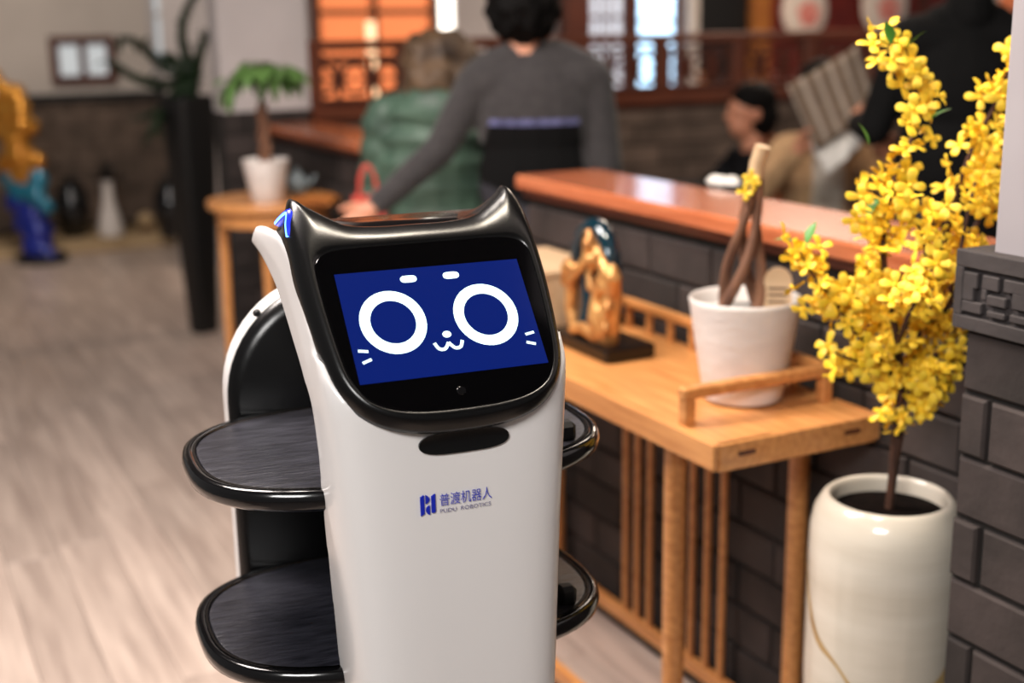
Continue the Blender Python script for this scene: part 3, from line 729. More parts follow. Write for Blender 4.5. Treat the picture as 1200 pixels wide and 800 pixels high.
# sculpture with arch and gold driftwood
scl = empty('driftwood_sculpture', L(-.665, -.20, TZ), LROT); scl.scale = (1, 1, 1.13); tag(scl, 'golden driftwood sculpture with dark teal glass arch on black plinth', 'sculpture')
MB().box(-.125, .125, -.062, .062, 0, .026, .004).build('plinth', M['black_satin'], scl)
secs = []
for k in range(25):
    a = PI * (-.16 + 1.32 * k / 24); cx_, cz_ = -.02 + .068 * math.cos(a), .160 + .074 * math.sin(a)
    s_ = []
    for j in range(10):
        b = 2 * PI * j / 10; rr = .017
        s_.append((cx_ + rr * math.cos(b) * math.cos(a), rr * 1.3 * math.sin(b), cz_ + rr * math.cos(b) * math.sin(a)))
    secs.append(s_)
MB().loft(secs).build('glass_arch', M['teal_gloss'], scl, 60)
mb = MB().lathe([(.045, .024), (.05, .04), (.036, .08), (.04, .14), (.028, .17), (.004, .19)], 14, (-.03, .01)); mb.build('glass_core', M['teal_gloss'], scl, 60)
g = MB()
def G(pts, r_): g.tube(pts, r_, 8, round_ends=True)
G([(.07, -.02, .03), (.075, -.025, .08), (.085, -.02, .125), (.06, -.02, .155), (.03, -.02, .185), (0, -.025, .205), (-.012, -.02, .225)], [.022, .026, .02, .017, .014, .012, .008])
G([(.085, -.02, .125), (.108, -.03, .158), (.10, -.03, .17)], [.019, .016, .012])
G([(.065, -.03, .045), (.04, -.04, .07), (.036, -.03, .11), (.055, -.03, .14)], [.02, .015, .014, .016])
G([(.01, -.03, .2), (-.02, -.03, .165), (-.05, -.035, .14), (-.07, -.03, .11), (-.075, -.03, .07), (-.06, -.03, .03)], [.01, .011, .013, .016, .014, .012])
G([(-.05, -.035, .14), (-.085, -.03, .155), (-.1, -.03, .12)], [.013, .014, .012])
G([(-.04, -.045, .034), (0, -.045, .045), (.05, -.04, .035)], [.012, .013, .014])
G([(.03, -.02, .185), (.005, -.03, .15), (.012, -.03, .125)], [.01, .009, .011])
for k in range(16):
    p = random.choice([(.08, -.03, .1), (.07, -.03, .06), (.09, -.03, .145), (-.07, -.03, .12), (-.06, -.035, .15), (.02, -.03, .19)])
    g.ell((p[0] + random.uniform(-.02, .02), p[1] - .01, p[2] + random.uniform(-.02, .02)), (.011, .011, .013), 8, 6)
remesh_obj('driftwood', g, [M['gold_matte']], scl, .0035, 1)

# pale wooden box standing behind the sculpture
bx_ = empty('wooden_box', L(-.965, -.21, TZ), LROT); tag(bx_, 'pale plywood box on the console behind the golden sculpture', 'box')
MB().box(-.145, .145, -.125, .12, 0, .132, .004).build('box_body', M['wood_pale'], bx_)
MB().box(-.148, .148, -.128, .123, .132, .15, .004).build('lid', M['wood_pale'], bx_)

# ================================================================ VASE WITH FORSYTHIA
vc = L(.155, -.135); vase = empty('floor_vase', vc, LROT)
tag(vase, 'tall white glazed floor vase with brown brush line beside the brick pier', 'vase')
VR = .127
prof = [(.105, 0), (.112, .006), (.118, .12), (VR, .40), (VR, .62), (VR - .002, .665), (VR - .008, .694), (VR - .02, .715), (VR - .028, .7205), (VR - .033, .719), (VR - .035, .712), (VR - .035, .66), (VR - .03, .60)]
MB().lathe(prof, 64).build('vase_body', M['ceramic'], vase, 60)
MB().lathe([(VR - .034, .692), (.05, .695), (.001, .697)], 32, cap0=False).build('soil', M['soil'], vase, 60)
def on_vase(a, z): return (math.cos(a) * (VR + .0006), math.sin(a) * (VR + .0006), z)
# brown glaze stroke swinging round the vase
s1 = []
camdir = math.atan2((O - vc).dot(LY), (O - vc).dot(LX))
for k in range(60):
    a = camdir + math.radians(-95 + 190 * k / 59); t = (k / 59 - .56)
    z = .405 + .42 * t * t * 1.9 + .01 * math.sin(k * .4); h_ = .009 + .005 * math.sin(k * .23) + (.016 if 38 < k < 48 else 0)
    s1.append([on_vase(a, z - h_), on_vase(a, z + h_)])
mb = MB(); mb.loft(s1, False, False, False); mb.build('glaze_stroke', M['glaze_brown'], vase, 60)

bush = empty('forsythia_branches', (vc.x, vc.y, .66), 0); tag(bush, 'artificial yellow forsythia branches standing in the tall vase', 'plant')
org = Vector((vc.x, vc.y, .66))
VD = vc.y
def bp_(px, py, dy=0): return aty(px, py, VD + dy) - org
branches = [
 ([(1046, 560, 0), (1050, 500, 0), (1056, 455, 0), (1052, 400, -.02), (1040, 340, -.03), (1035, 280, -.03), (1048, 215, -.02), (1066, 170, -.02), (1078, 130, -.01), (1070, 90, 0), (1052, 62, 0), (1040, 45, 0)], .0065, .30),
 ([(1046, 560, 0), (1058, 490, 0), (1068, 440, .02), (1082, 380, .03), (1100, 320, .04), (1112, 260, .04), (1126, 210, .03), (1146, 160, .02), (1168, 120, .02), (1180, 88, .02), (1186, 60, .02)], .006, .34),
 ([(1056, 455, 0), (1030, 420, -.04), (1000, 385, -.06), (975, 350, -.06), (950, 318, -.05), (938, 296, -.05)], .0035, .12),
 ([(1045, 430, 0), (1015, 425, -.05), (990, 418, -.06), (976, 412, -.06)], .003, .05),
 ([(1068, 440, 0), (1085, 455, .0), (1095, 448, -.03), (1098, 440, -.04)], .003, .02),
 ([(1052, 400, 0), (1075, 350, -.08), (1085, 300, -.1), (1075, 260, -.1), (1060, 240, -.1)], .004, .1),
 ([(1082, 380, .03), (1110, 360, -.03), (1122, 310, -.05), (1132, 260, -.04), (1140, 225, -.03), (1150, 190, .02)], .004, .1),
 ([(1068, 440, .02), (1100, 410, .0), (1120, 385, 0), (1124, 340, 0)], .0035, .04),
 ([(1100, 320, .04), (1140, 270, .06), (1160, 220, .06), (1172, 170, .06), (1186, 135, .06)], .0035, .1),
 ([(1040, 340, 0), (1012, 330, -.04), (990, 345, -.06), (968, 352, -.06)], .003, .03),
 ([(1035, 280, 0), (1022, 265, -.03), (1020, 245, -.03), (1024, 222, -.03)], .003, .03),
 ([(1048, 420, 0), (1060, 380, -.1), (1080, 340, -.12), (1100, 300, -.1), (1108, 260, -.08)], .003, .06),
 ([(1052, 400, 0), (1024, 370, .03), (1018, 340, .04), (1030, 310, .05)], .003, .03),
]
spots = []
for pts, r0, _ in branches:
    P3 = crom([bp_(*p) for p in pts], 5)
    if pts[0][1] == 560: P3 = [Vector((0, 0, -.0))] + P3[1:]
    n = len(P3)
    MB().tube(P3, [r0 * (1 - .75 * i / n) + .0009 for i in range(n)], 6).build('branch', M['twig'], bush, 60)
    acc = 0
    for i in range(1, n):
        acc += (P3[i] - P3[i - 1]).length
        if P3[i].z + .66 > .835: spots.append((P3[i], (P3[i] - P3[i - 1]).normalized()))
# four-petalled blossoms: two mesh variants shared by all
def blossom(seed):
    rs = random.Random(seed); mb = MB()
    for k in range(4):
        a = k * PI / 2 + rs.uniform(-.2, .2); tilt = rs.uniform(.15, .75); l_ = rs.uniform(.016, .021); wd = rs.uniform(.0048, .0063)
        d = Vector((math.cos(a) * math.cos(tilt), math.sin(a) * math.cos(tilt), math.sin(tilt))); sd = Vector((-math.sin(a), math.cos(a), 0)); nn = d.cross(sd)
        row = []
        for t, ww, cz in ((0.05, .25, 0), (.35, .8, .0012), (.7, 1.0, .001), (.92, .72, -.0015), (1.0, .2, -.003)):
            c = d * (l_ * t) + Vector((0, 0, cz)); row.append([c - sd * wd * ww - nn * .0016 * ww, c, c + sd * wd * ww - nn * .0016 * ww])
        b = len(mb.v)
        for q in row: mb.v += [tuple(x) for x in q]
        for i in range(4):
            for j in range(2): mb.f.append((b + i * 3 + j, b + i * 3 + j + 1, b + (i + 1) * 3 + j + 1, b + (i + 1) * 3 + j))
    mb.tube([(0, 0, -.004), (0, 0, .003), (0, 0, .005)], [.0018, .0026, .0008], 5)
    me = mb.mesh('flower', M['petal'], 60); return me
bl = [blossom(s) for s in (1, 2, 3, 4)]
rs = random.Random(3)
dens = []
for p, t in spots:
    dens.append((p, t))
nfl = 0; guard = 0
placed = []
keyp = [(px, py) for px, py in ((940, 305), (946, 300), (958, 352), (966, 356), (972, 340), (986, 330), (994, 352), (1002, 372), (976, 414), (984, 424), (994, 430), (1006, 425), (1088, 462), (1096, 466), (1104, 455), (1078, 450), (1112, 440), (1122, 420), (1050, 48), (1058, 55), (1068, 70), (1076, 85), (1085, 100), (1080, 120), (1070, 128), (1064, 145), (1056, 100), (1046, 70))]
for px, py in keyp: placed.append((bp_(px, py, rs.uniform(-.05, .01)), None))
while len(placed) < 300 and guard < 9000:
    guard += 1
    p, t = rs.choice(spots)
    off = Vector((rs.gauss(0, 1), rs.gauss(0, 1), rs.gauss(0, 1))).normalized() * rs.uniform(.006, .034)
    q = p + off
    if q.z + .66 < .82: continue
    ql = toL(q + org)
    if ql.x > .325 and ql.y > -.225: continue
    if ql.y > -.03 and ql.z < 1.12: continue
    if any((q - a).length < .010 for a, _ in placed): continue
    placed.append((q, off))
more = MB(); flowers = 0
for i, (q, off) in enumerate(placed):
    d = (off.normalized() if off else Vector((0, -1, 0))) + Vector((-.1, -.7, .15)) + Vector((rs.gauss(0, .5), rs.gauss(0, .4), rs.gauss(0, .5)))
    rot = d.to_track_quat('Z', 'Y').to_euler()
    s_ = rs.uniform(1.05, 1.4)
    inst('flower', bl[i % 4], bush, q, rot, (s_, s_, s_))
mb = MB(); cnt = 0; guard = 0
while cnt < 150 and guard < 9000:
    guard += 1
    p, t = rs.choice(spots); q = p + Vector((rs.gauss(0, 1), rs.gauss(0, 1), rs.gauss(0, 1))).normalized() * rs.uniform(.004, .045)
    ql = toL(q + org)
    if q.z + .66 < .82 or (ql.x > .325 and ql.y > -.225) or (ql.y > -.03 and ql.z < 1.12): continue
    me = bl[cnt % 4]; rm = (Vector((rs.gauss(0, .8), rs.gauss(-.4, .7), rs.gauss(0, .7))).to_track_quat('Z', 'Y').to_matrix()) * rs.uniform(1.0, 1.3)
    mb.add([rm @ v.co + q for v in me.vertices], [tuple(f.vertices) for f in me.polygons]); cnt += 1
o = mb.build('flower_mass', M['petal'], bush, 60); o['kind'] = 'stuff'; o['label'] = 'further yellow blossoms deeper in the branches'
def leaf_mesh(l_, wd, m, name='leaf', bend=.2):
    mb = MB(); rows = []
    for t, ww in ((0, .08), (.2, .6), (.45, 1), (.75, .7), (1, .05)):
        z = -bend * l_ * t * t; rows.append([(-wd * ww, l_ * t, z + wd * ww * .25), (0, l_ * t, z), (wd * ww, l_ * t, z + wd * ww * .25)])
    mb.loft(rows, False, False, False); return mb.mesh(name, m, 60)
lf = leaf_mesh(.038, .010, M['leaf'])
for px, py, dr in ((936, 284, (-1, .2, .3)), (945, 286, (.3, .2, 1)), (1018, 170, (-.3, 0, 1)), (1040, 50, (-1, 0, .3)), (1044, 52, (-.2, -.2, .9)), (1062, 58, (.5, -.2, .8)), (990, 372, (.6, -.4, -.3)), (1002, 368, (-.2, -.6, .3)), (1088, 142, (.6, 0, .5)), (1030, 230, (-.5, -.4, -.5)), (1052, 225, (.4, -.6, .4))):
    q = bp_(px, py, -.03); inst('leaf', lf, bush, q, Vector(dr).to_track_quat('Y', 'Z').to_euler())
# two yellow blossoms at the stump's cut
tw = empty('forsythia_sprig', L(pc[0] + .02, pc[1] - .015, TZ + .36), 0); tag(tw, 'tiny yellow blossom sprig tied on top of the braided stump', 'plant')
MB().tube([(0, 0, 0), (-.004, -.004, .03), (.002, -.006, .055)], .0016, 6).build('twig', M['twig'], tw)
for q in ((.002, -.012, .055), (-.008, -.012, .028), (.006, -.008, .045)): inst('flower', bl[0], tw, q, Vector((0, -1, .3)).to_track_quat('Z', 'Y').to_euler(), (.8, .8, .8))
# folded white tissue on the wall cap
nb_ = onz(850, 216, 1.1); tis = empty('paper_tissue', (nb_.x, nb_.y, 1.097), LROT); tag(tis, 'crumpled white tissue on the wooden wall cap', 'tissue')
g = MB()
for k in range(9): g.ell((random.uniform(-.035, .035), random.uniform(-.02, .02), .009), (.026, .02, random.uniform(.009, .018)), 8, 6)
remesh_obj('tissue', g, [M['paper']], tis, .005, 1)

# ================================================================ SIDE TABLE WITH MONEY TREE
tz = .90
c0 = onz(325, 231, tz); c0 = c0 - LY * .02; stl = empty('side_table', (c0.x, c0.y, 0), LROT); tag(stl, 'small round-topped wooden side table beside the corner pillar', 'table')
RS = .23
MB().lathe([(RS - .02, tz - .03), (RS - .003, tz - .028), (RS, tz - .02), (RS, tz - .006), (RS - .004, tz)], 48).build('tabletop', M['wood'], stl, 40)
MB().lathe([(RS - .035, tz - .085), (RS - .03, tz - .085), (RS - .03, tz - .03), (RS - .05, tz - .03)], 40, cap0=False, cap1=False).build('apron', M['wood'], stl, 40)
for k in range(4):
    a = PI / 4 + k * PI / 2 + math.radians(20)
    MB().tube([((RS - .05) * math.cos(a) * 1.05, (RS - .05) * math.sin(a) * 1.05, 0), ((RS - .05) * math.cos(a), (RS - .05) * math.sin(a), tz - .03)], [.014, .019], 12).build('leg', M['wood'], stl, 50)
MB().tube([((RS - .05) * math.cos(2 * PI * k / 24), (RS - .05) * math.sin(2 * PI * k / 24), .2) for k in range(25)], .01, 8, caps=False).build('stretcher', M['wood'], stl, 50)
pz = onz(314, 236, tz); mp_ = empty('money_tree', (pz.x, pz.y, tz), 0); tag(mp_, 'small green money tree in a tapered white pot on side table', 'potted plant')
MB().lathe([(.052, 0), (.056, .004), (.079, .14), (.081, .146), (.078, .148), (.074, .14), (.07, .125)], 32).build('pot', M['pot_white'], mp_, 50)
MB().lathe([(.071, .125), (.001, .13)], 24, cap0=False).build('soil', M['soil'], mp_, 60)
for s_ in range(3):
    pts = [(.014 * math.cos(2 * PI * s_ / 3 + k * .5), .014 * math.sin(2 * PI * s_ / 3 + k * .5), .11 + .018 * k) for k in range(14)]
    MB().tube(pts, [.012 - .0004 * k for k in range(14)], 8).build('stem', M['bark'], mp_, 60)
lm = leaf_mesh(.10, .02, M['leaf_mid'], bend=.45)
rs = random.Random(11)
for k in range(13):
    a = 2 * PI * k / 13 * 2.4; el = rs.uniform(-.1, .9); R_ = rs.uniform(.06, .115)
    hub = Vector((R_ * math.cos(a), R_ * math.sin(a), .42 + R_ * el * 1.15))
    br = MB().tube([(0, 0, .34), (hub.x * .5, hub.y * .5, (hub.z + .41) / 2 + .01), tuple(hub)], .0028, 5).build('leaf_stalk', M['leaf_mid'], mp_, 60)
    for j in range(5):
        b = a + (j - 2) * .6; inst('leaf', lm, br, hub, (rs.uniform(-.9, .3), 0, b - PI / 2), (1, 1, 1))
# grey figurine and flat tray on the side table
q = onz(349, 226, tz); fg = empty('teapot', (q.x, q.y, tz), .4); tag(fg, 'small grey celadon teapot beside the white pot on side table', 'teapot')
MB().lathe([(.026, 0), (.034, .006), (.041, .03), (.036, .055), (.022, .066), (.02, .068)], 24).build('body', M['celadon'], fg, 60)
MB().lathe([(.021, .068), (.018, .076), (.006, .08), (.007, .09), (.002, .094)], 20).build('lid', M['celadon'], fg, 60)
MB().tube(crom([(.036, 0, .03), (.055, 0, .04), (.068, 0, .062)], 4), [.009, .009, .008, .008, .007, .007, .006, .006, .006], 8).build('spout', M['celadon'], fg, 60)
MB().tube(crom([(-.036, 0, .05), (-.062, 0, .05), (-.064, 0, .028), (-.038, 0, .018)], 4), .005, 8).build('handle', M['celadon'], fg, 60)
q = onz(370, 238, tz); tr_ = empty('serving_tray', (q.x, q.y, tz), LROT + .9); tag(tr_, 'flat brown wooden tray on edge of the side table', 'tray')
MB().box(-.075, .075, -.05, .05, 0, .008, .002).build('tray_bottom', M['wood_gold'], tr_)
for a in ((-.075, .075, -.05, -.044), (-.075, .075, .044, .05), (-.075, -.069, -.044, .044), (.069, .075, -.044, .044)): MB().box(*a, .008, .02, .001).build('tray_side', M['wood_gold'], tr_)

# ================================================================ BLACK PLANTER
q = onz(240, 388, 0); pln = empty('tall_planter', (q.x, q.y, 0), LROT + .3); tag(pln, 'tall tapered black planter with a dark succulent', 'planter')
def sq(h, z, n=4.5): return [(x, y, z) for x, y in sup(h, h, n, 32)]
MB().loft([sq(.055, 0), sq(.06, .01), sq(.112, 1.12), sq(.118, 1.16), sq(.118, 1.18), sq(.108, 1.18), sq(.104, 1.13)]).build('planter_body', M['black_matte'], pln, 40)
MB().loft([sq(.105, 1.12), sq(.05, 1.14), sq(.005, 1.145)], cap0=False).build('soil', M['soil'], pln, 60)
su = empty('succulent', (q.x, q.y, 1.14), 0); tag(su, 'dark green arching succulent growing from the black planter', 'plant')
rs = random.Random(5)
dq = q.y
def sp(px, py, dy=0): return aty(px, py, dq + dy) - Vector((q.x, q.y, 1.14))
arms = [[(225, 88), (214, 50), (216, 20), (228, -5), (240, -18)], [(222, 92), (195, 80), (172, 60), (155, 47), (140, 45)], [(220, 95), (190, 100), (160, 92), (135, 76), (126, 72)], [(225, 100), (205, 110), (185, 130), (165, 138)], [(228, 92), (235, 60), (244, 40), (250, 36)], [(222, 100), (200, 120), (180, 150), (170, 168)], [(228, 90), (205, 70), (190, 64)]]
for i, a in enumerate(arms):
    pts = [Vector((0, 0, -.005))] + [sp(px, py, rs.uniform(-.12, .12) * (j > 0)) for j, (px, py) in enumerate(a)]
    P3 = crom(pts, 6); n = len(P3)
    ar = MB().tube(P3, [.034 * (1 - .6 * k / n) for k in range(n)], 6).build('stem', M['leaf_dark'], su, 30)
    lm2 = leaf_mesh(.075, .018, M['leaf_dark'], bend=.5) if i == 0 else lm2
    for k in range(5, n, 2):
        t = (P3[k] - P3[k - 1]).normalized(); sd = Vector((rs.gauss(0, 1), rs.gauss(0, 1), rs.gauss(.3, .6))).normalized()
        inst('leaf', lm2, ar, P3[k], (t * .5 + sd).to_track_quat('Y', 'Z').to_euler())

# ================================================================ STATUE, WHITE LANTERN, GLOBE in the hall
q = onz(50, 306, 0); sx0 = q
sta = empty('golden_statue', (q.x, q.y, 0), 0); tag(sta, 'gold and blue glazed figure statue on a dark foot in the hall', 'statue')
kk = (q - O).dot(FW) / FPX
g = MB()
def SP(px, py): return Vector(((px - 50) * kk, 0, (306 - py) * kk * .995))
lab = []
def blob(px, py, r, m_, dy=0, rz=None):
    p = SP(px, py); p.y = dy; g.ell(p, (r, r * .9, rz or r), 12, 8); lab.append((p, r, m_))
for px, py, r, m_, dy in ((18, 92, .05, 0, 0), (28, 105, .06, 0, -.05), (40, 112, .07, 0, 0), (14, 125, .07, 0, 0), (30, 130, .10, 0, 0), (45, 128, .08, 0, -.04), (58, 148, .06, 0, -.08), (50, 146, .05, 0, -.12), (12, 150, .06, 0, 0), (34, 158, .11, 0, 0), (36, 180, .11, 0, 0), (20, 190, .07, 0, 0), (58, 188, .06, 0, -.03), (40, 205, .10, 0, 0), (38, 222, .11, 2, 0), (24, 210, .07, 2, 0), (58, 210, .07, 2, -.04), (56, 228, .07, 2, -.08), (68, 240, .055, 2, -.1), (30, 236, .10, 1, 0), (44, 250, .10, 1, 0), (48, 270, .11, 1, 0), (46, 288, .11, 1, 0), (48, 298, .10, 1, 0), (62, 300, .07, 1, -.06), (36, 262, .09, 1, 0)):
    blob(px, py, r, m_, dy)
lp = np.array([list(a) for a, _, _ in lab]); lr = np.array([b for _, b, _ in lab]); lmn = np.array([c for _, _, c in lab])
remesh_obj('figure', g, [M['gold'], M['blue_gloss'], M['teal']], sta, .018, 2, lambda co: lmn[np.argmin(np.linalg.norm(co[:, None, :] - lp[None], axis=2) - lr[None], axis=1)])
MB().lathe([(.17, 0), (.17, .04), (.15, .05)], 24).build('foot', M['black_matte'], sta, 40)
q = onz(131, 277, .07); wl = empty('white_vase', (q.x, q.y, .07), 0); tag(wl, 'slender white bottle vase with dark dried leaves before the brick dado', 'vase')
MB().lathe([(.06, 0), (.085, .01), (.088, .07), (.065, .16), (.042, .26), (.036, .36), (.044, .40), (.038, .40)], 24).build('vase_body', M['pot_white'], wl, 60)
l3 = leaf_mesh(.17, .03, M['black_matte'], bend=.5)
for k in range(12): inst('dried_leaf', l3, wl, (0, 0, .39), (rs.uniform(.1, 1.2), 0, k * 2.4))
q = onz(172, 270, .07); gb = empty('stone_ball', (q.x, q.y, .07), 0); tag(gb, 'small tan stone ball on a ring before the brick dado', 'ornament')
MB().ell((0, 0, .075), (.062, .062, .062), 16, 10).build('ball', M['stone'], gb, 60)
MB().lathe([(.045, 0), (.05, .005), (.035, .022), (.03, .02)], 20).build('ring_stand', M['wood_dark'], gb, 40)
for px, lab_ in ((88, 'black lidded urn beside the golden statue'), (203, 'black lidded urn behind the tall planter')):
    q = onz(px, 277, .07); ur = empty('black_urn', (q.x, q.y, .07), 0); tag(ur, lab_, 'urn')
    MB().lathe([(.07, 0), (.09, .01), (.12, .18), (.115, .3), (.08, .36), (.085, .375)], 24).build('urn_body', M['black_gloss'], ur, 60)
    MB().lathe([(.086, .375), (.07, .40), (.015, .42), (.02, .445), (.004, .455)], 20).build('lid', M['black_gloss'], ur, 60)

# ================================================================ PEOPLE
def person(name, label, loc, rotz, prims, mats, override=None, hair=None, voxel=.0095, group=None):
    """prims: ('c', p0, p1, r0, r1, mat) tapered capsules and ('e', c, (rx,ry,rz), mat) ellipsoids, in the person's frame, facing +y"""
    e = empty(name, loc, rotz); tag(e, label, 'person', group)
    mb = MB(); P0 = []; P1 = []; R0 = []; R1 = []; MI = []
    for p in prims:
        if p[0] == 'c':
            mb.tube([p[1], Vector(p[1]).lerp(Vector(p[2]), .5), p[2]], [p[3], (p[3] + p[4]) / 2, p[4]], 12, round_ends=True)
            P0.append(p[1]); P1.append(p[2]); R0.append(p[3]); R1.append(p[4]); MI.append(p[5])
        else:
            mb.ell(p[1], p[2], 16, 12); r_ = min(p[2]); c = Vector(p[1])
            ax = max(range(3), key=lambda i: p[2][i]); d = Vector((0, 0, 0)); d[ax] = max(p[2]) - r_
            P0.append(c - d); P1.append(c + d + Vector((1e-5, 0, 0))); R0.append(r_); R1.append(r_); MI.append(p[3])
    A = np.array([list(p) for p in P0], float); Bq = np.array([list(p) for p in P1], float); R0 = np.array(R0); R1 = np.array(R1); MI = np.array(MI)
    def cls(co):
        d = Bq - A; l2 = (d * d).sum(1); best = np.full(len(co), 1e9); idx = np.zeros(len(co), int)
        for i in range(len(A)):
            t = np.clip(((co - A[i]) @ d[i]) / l2[i], 0, 1); dist = np.linalg.norm(co - (A[i] + t[:, None] * d[i]), axis=1) - (R0[i] + (R1[i] - R0[i]) * t)
            m_ = dist < best; best[m_] = dist[m_]; idx[m_] = MI[i]
        if override: idx = override(co, idx)
        return idx
    remesh_obj('body', mb, mats, e, voxel, 2, cls)
    if hair: hair(e)
    return e
def head_prims(c, s=1, skin=0):
    c = Vector(c)
    f = lambda x, y, z: tuple(c + Vector((x, y, z)) * s)
    return [('e', f(0, 0, .02), (.074 * s, .094 * s, .098 * s), skin), ('e', f(0, .03, -.05), (.055 * s, .062 * s, .066 * s), skin),
            ('c', f(0, .088, .012), f(0, .108, -.018), .009 * s, .013 * s, skin), ('e', f(0, .085, -.052), (.026 * s, .012 * s, .009 * s), skin),
            ('e', f(.03, .082, .022), (.016 * s, .01 * s, .009 * s), skin), ('e', f(-.03, .082, .022), (.016 * s, .01 * s, .009 * s), skin),
            ('e', f(.076, -.005, -.005), (.009 * s, .02 * s, .032 * s), skin), ('e', f(-.076, -.005, -.005), (.009 * s, .02 * s, .032 * s), skin),
            ('c', f(0, -.018, -.06), f(0, -.028, -.15), .05 * s, .056 * s, skin)]
def hand_prims(wr, d, side, palm_n, skin=0):
    """wrist, pointing direction, thumb direction, palm normal"""
    wr = Vector(wr); d = Vector(d).normalized(); sd = Vector(side); sd = (sd - d * sd.dot(d)).normalized(); n = d.cross(sd).normalized()
    if n.dot(Vector(palm_n)) < 0: n = -n
    out = [('c', tuple(wr), tuple(wr + d * .02), .024, .026, skin)]
    for k, (o_, l_) in enumerate(((.027, .070), (.009, .078), (-.009, .073), (-.026, .058))):
        b = wr + d * .075 + sd * o_
        out.append(('c', tuple(wr + d * .02 + sd * o_ * .7), tuple(b), .013, .0115, skin))
        m_ = b + d * l_ * .55 + n * .012; t_ = m_ + d * l_ * .35 + n * .026
        out += [('c', tuple(b), tuple(m_), .0098, .0092, skin), ('c', tuple(m_), tuple(t_), .009, .008, skin)]
    b = wr + d * .025 + sd * .026; m_ = b + d * .03 + sd * .026 + n * .01; out += [('c', tuple(b), tuple(m_), .0125, .011, skin), ('c', tuple(m_), tuple(m_ + d * .03 + sd * .004 + n * .012), .0105, .009, skin)]
    return out
def leg_prims(s, hip, knee, ankle, toe, m_, shoe):
    return [('c', hip, knee, .085, .058, m_), ('c', knee, ankle, .058, .042, m_), ('c', tuple(Vector(ankle) + Vector((0, 0, -.0))), tuple(Vector(ankle).lerp(Vector(toe), .25)), .04, .042, shoe), ('c', tuple(Vector(ankle).lerp(Vector(toe), .2) + Vector((0, 0, -.03))), toe, .038, .032, shoe)]
def hair_blob(parts, m, voxel=.008, nm='hair', disp=0):
    def f(e):
        mb = MB(); rs_ = random.Random(len(parts))
        for c, r in parts: mb.ell(c, r, 14, 10)
        if disp:
            for c, r in parts:
                for k in range(70):
                    u = Vector((rs_.gauss(0, 1), rs_.gauss(0, 1), rs_.gauss(0, 1))).normalized()
                    mb.ell((c[0] + u.x * r[0] * .93, c[1] + u.y * r[1] * .93, c[2] + u.z * r[2] * .93), (disp, disp, disp), 8, 6)
        remesh_obj(nm, mb, [m], e, voxel, 2)
    return f

# --- man in two-tone sweater, back to the room entrance, arm reaching down to the left
mp0 = aty(630, 300, 3.98); man_loc = Vector((mp0.x, 3.98, 0))
pr = head_prims((-.035, .03, 1.565))
pr += [('e', (0, 0, 1.22), (.192, .115, .20), 1), ('e', (0, 0, 1.02), (.182, .115, .22), 1), ('c', (-.14, 0, 1.32), (.14, 0, 1.32), .078, .078, 1), ('c', (-.06, 0, 1.39), (-.15, 0, 1.345), .055, .06, 1), ('c', (.06, 0, 1.39), (.15, 0, 1.345), .055, .06, 1), ('c', (-.07, 0, 1.385), (.07, 0, 1.385), .055, .055, 1), ('e', (0, 0, .90), (.16, .12, .13), 2)]
# right arm hangs
pr += [('c', (.175, 0, 1.325), (.215, -.02, 1.06), .062, .05, 3), ('c', (.215, -.02, 1.06), (.20, .05, .82), .05, .036, 3)]
pr += hand_prims((.20, .055, .80), (-.02, .1, -1), (0, 1, 0), (-1, 0, 0))
# left arm reaches out, down and slightly back to the camera side
pr += [('c', (-.175, 0, 1.325), (-.295, -.05, 1.12), .062, .05, 3), ('c', (-.295, -.05, 1.12), (-.475, -.16, .975), .05, .037, 3)]
pr += hand_prims((-.49, -.17, .965), (-.7, -.3, -.55), (-.3, .2, .8), (.3, -1, -.2))
pr += leg_prims(1, (.085, 0, .86), (.09, .02, .48), (.09, -.01, .08), (.1, .15, .035), 2, 4)
pr += leg_prims(-1, (-.085, 0, .86), (-.1, .03, .48), (-.1, -.0, .08), (-.12, .16, .035), 2, 4)
def man_over(co, idx):
    idx = idx.copy(); body = idx == 1; z = co[:, 2]
    idx[body & (z < 1.205)] = 5; idx[body & (z >= 1.190) & (z < 1.214) & (np.abs(co[:, 0]) < .175)] = 6
    return idx
person('person', 'standing person in dark grey sweater with black lower back and pale stripe', man_loc, 0, pr, [M['skin'], M['knit_grey'], M['trouser'], M['knit_grey'], M['shoe'], M['knit_black'], M['knit_stripe']], man_over,
       hair_blob([((-.035, .01, 1.63), (.126, .12, .10)), ((-.035, -.02, 1.55), (.112, .105, .118))], M['hair_black'], .009, disp=.023))

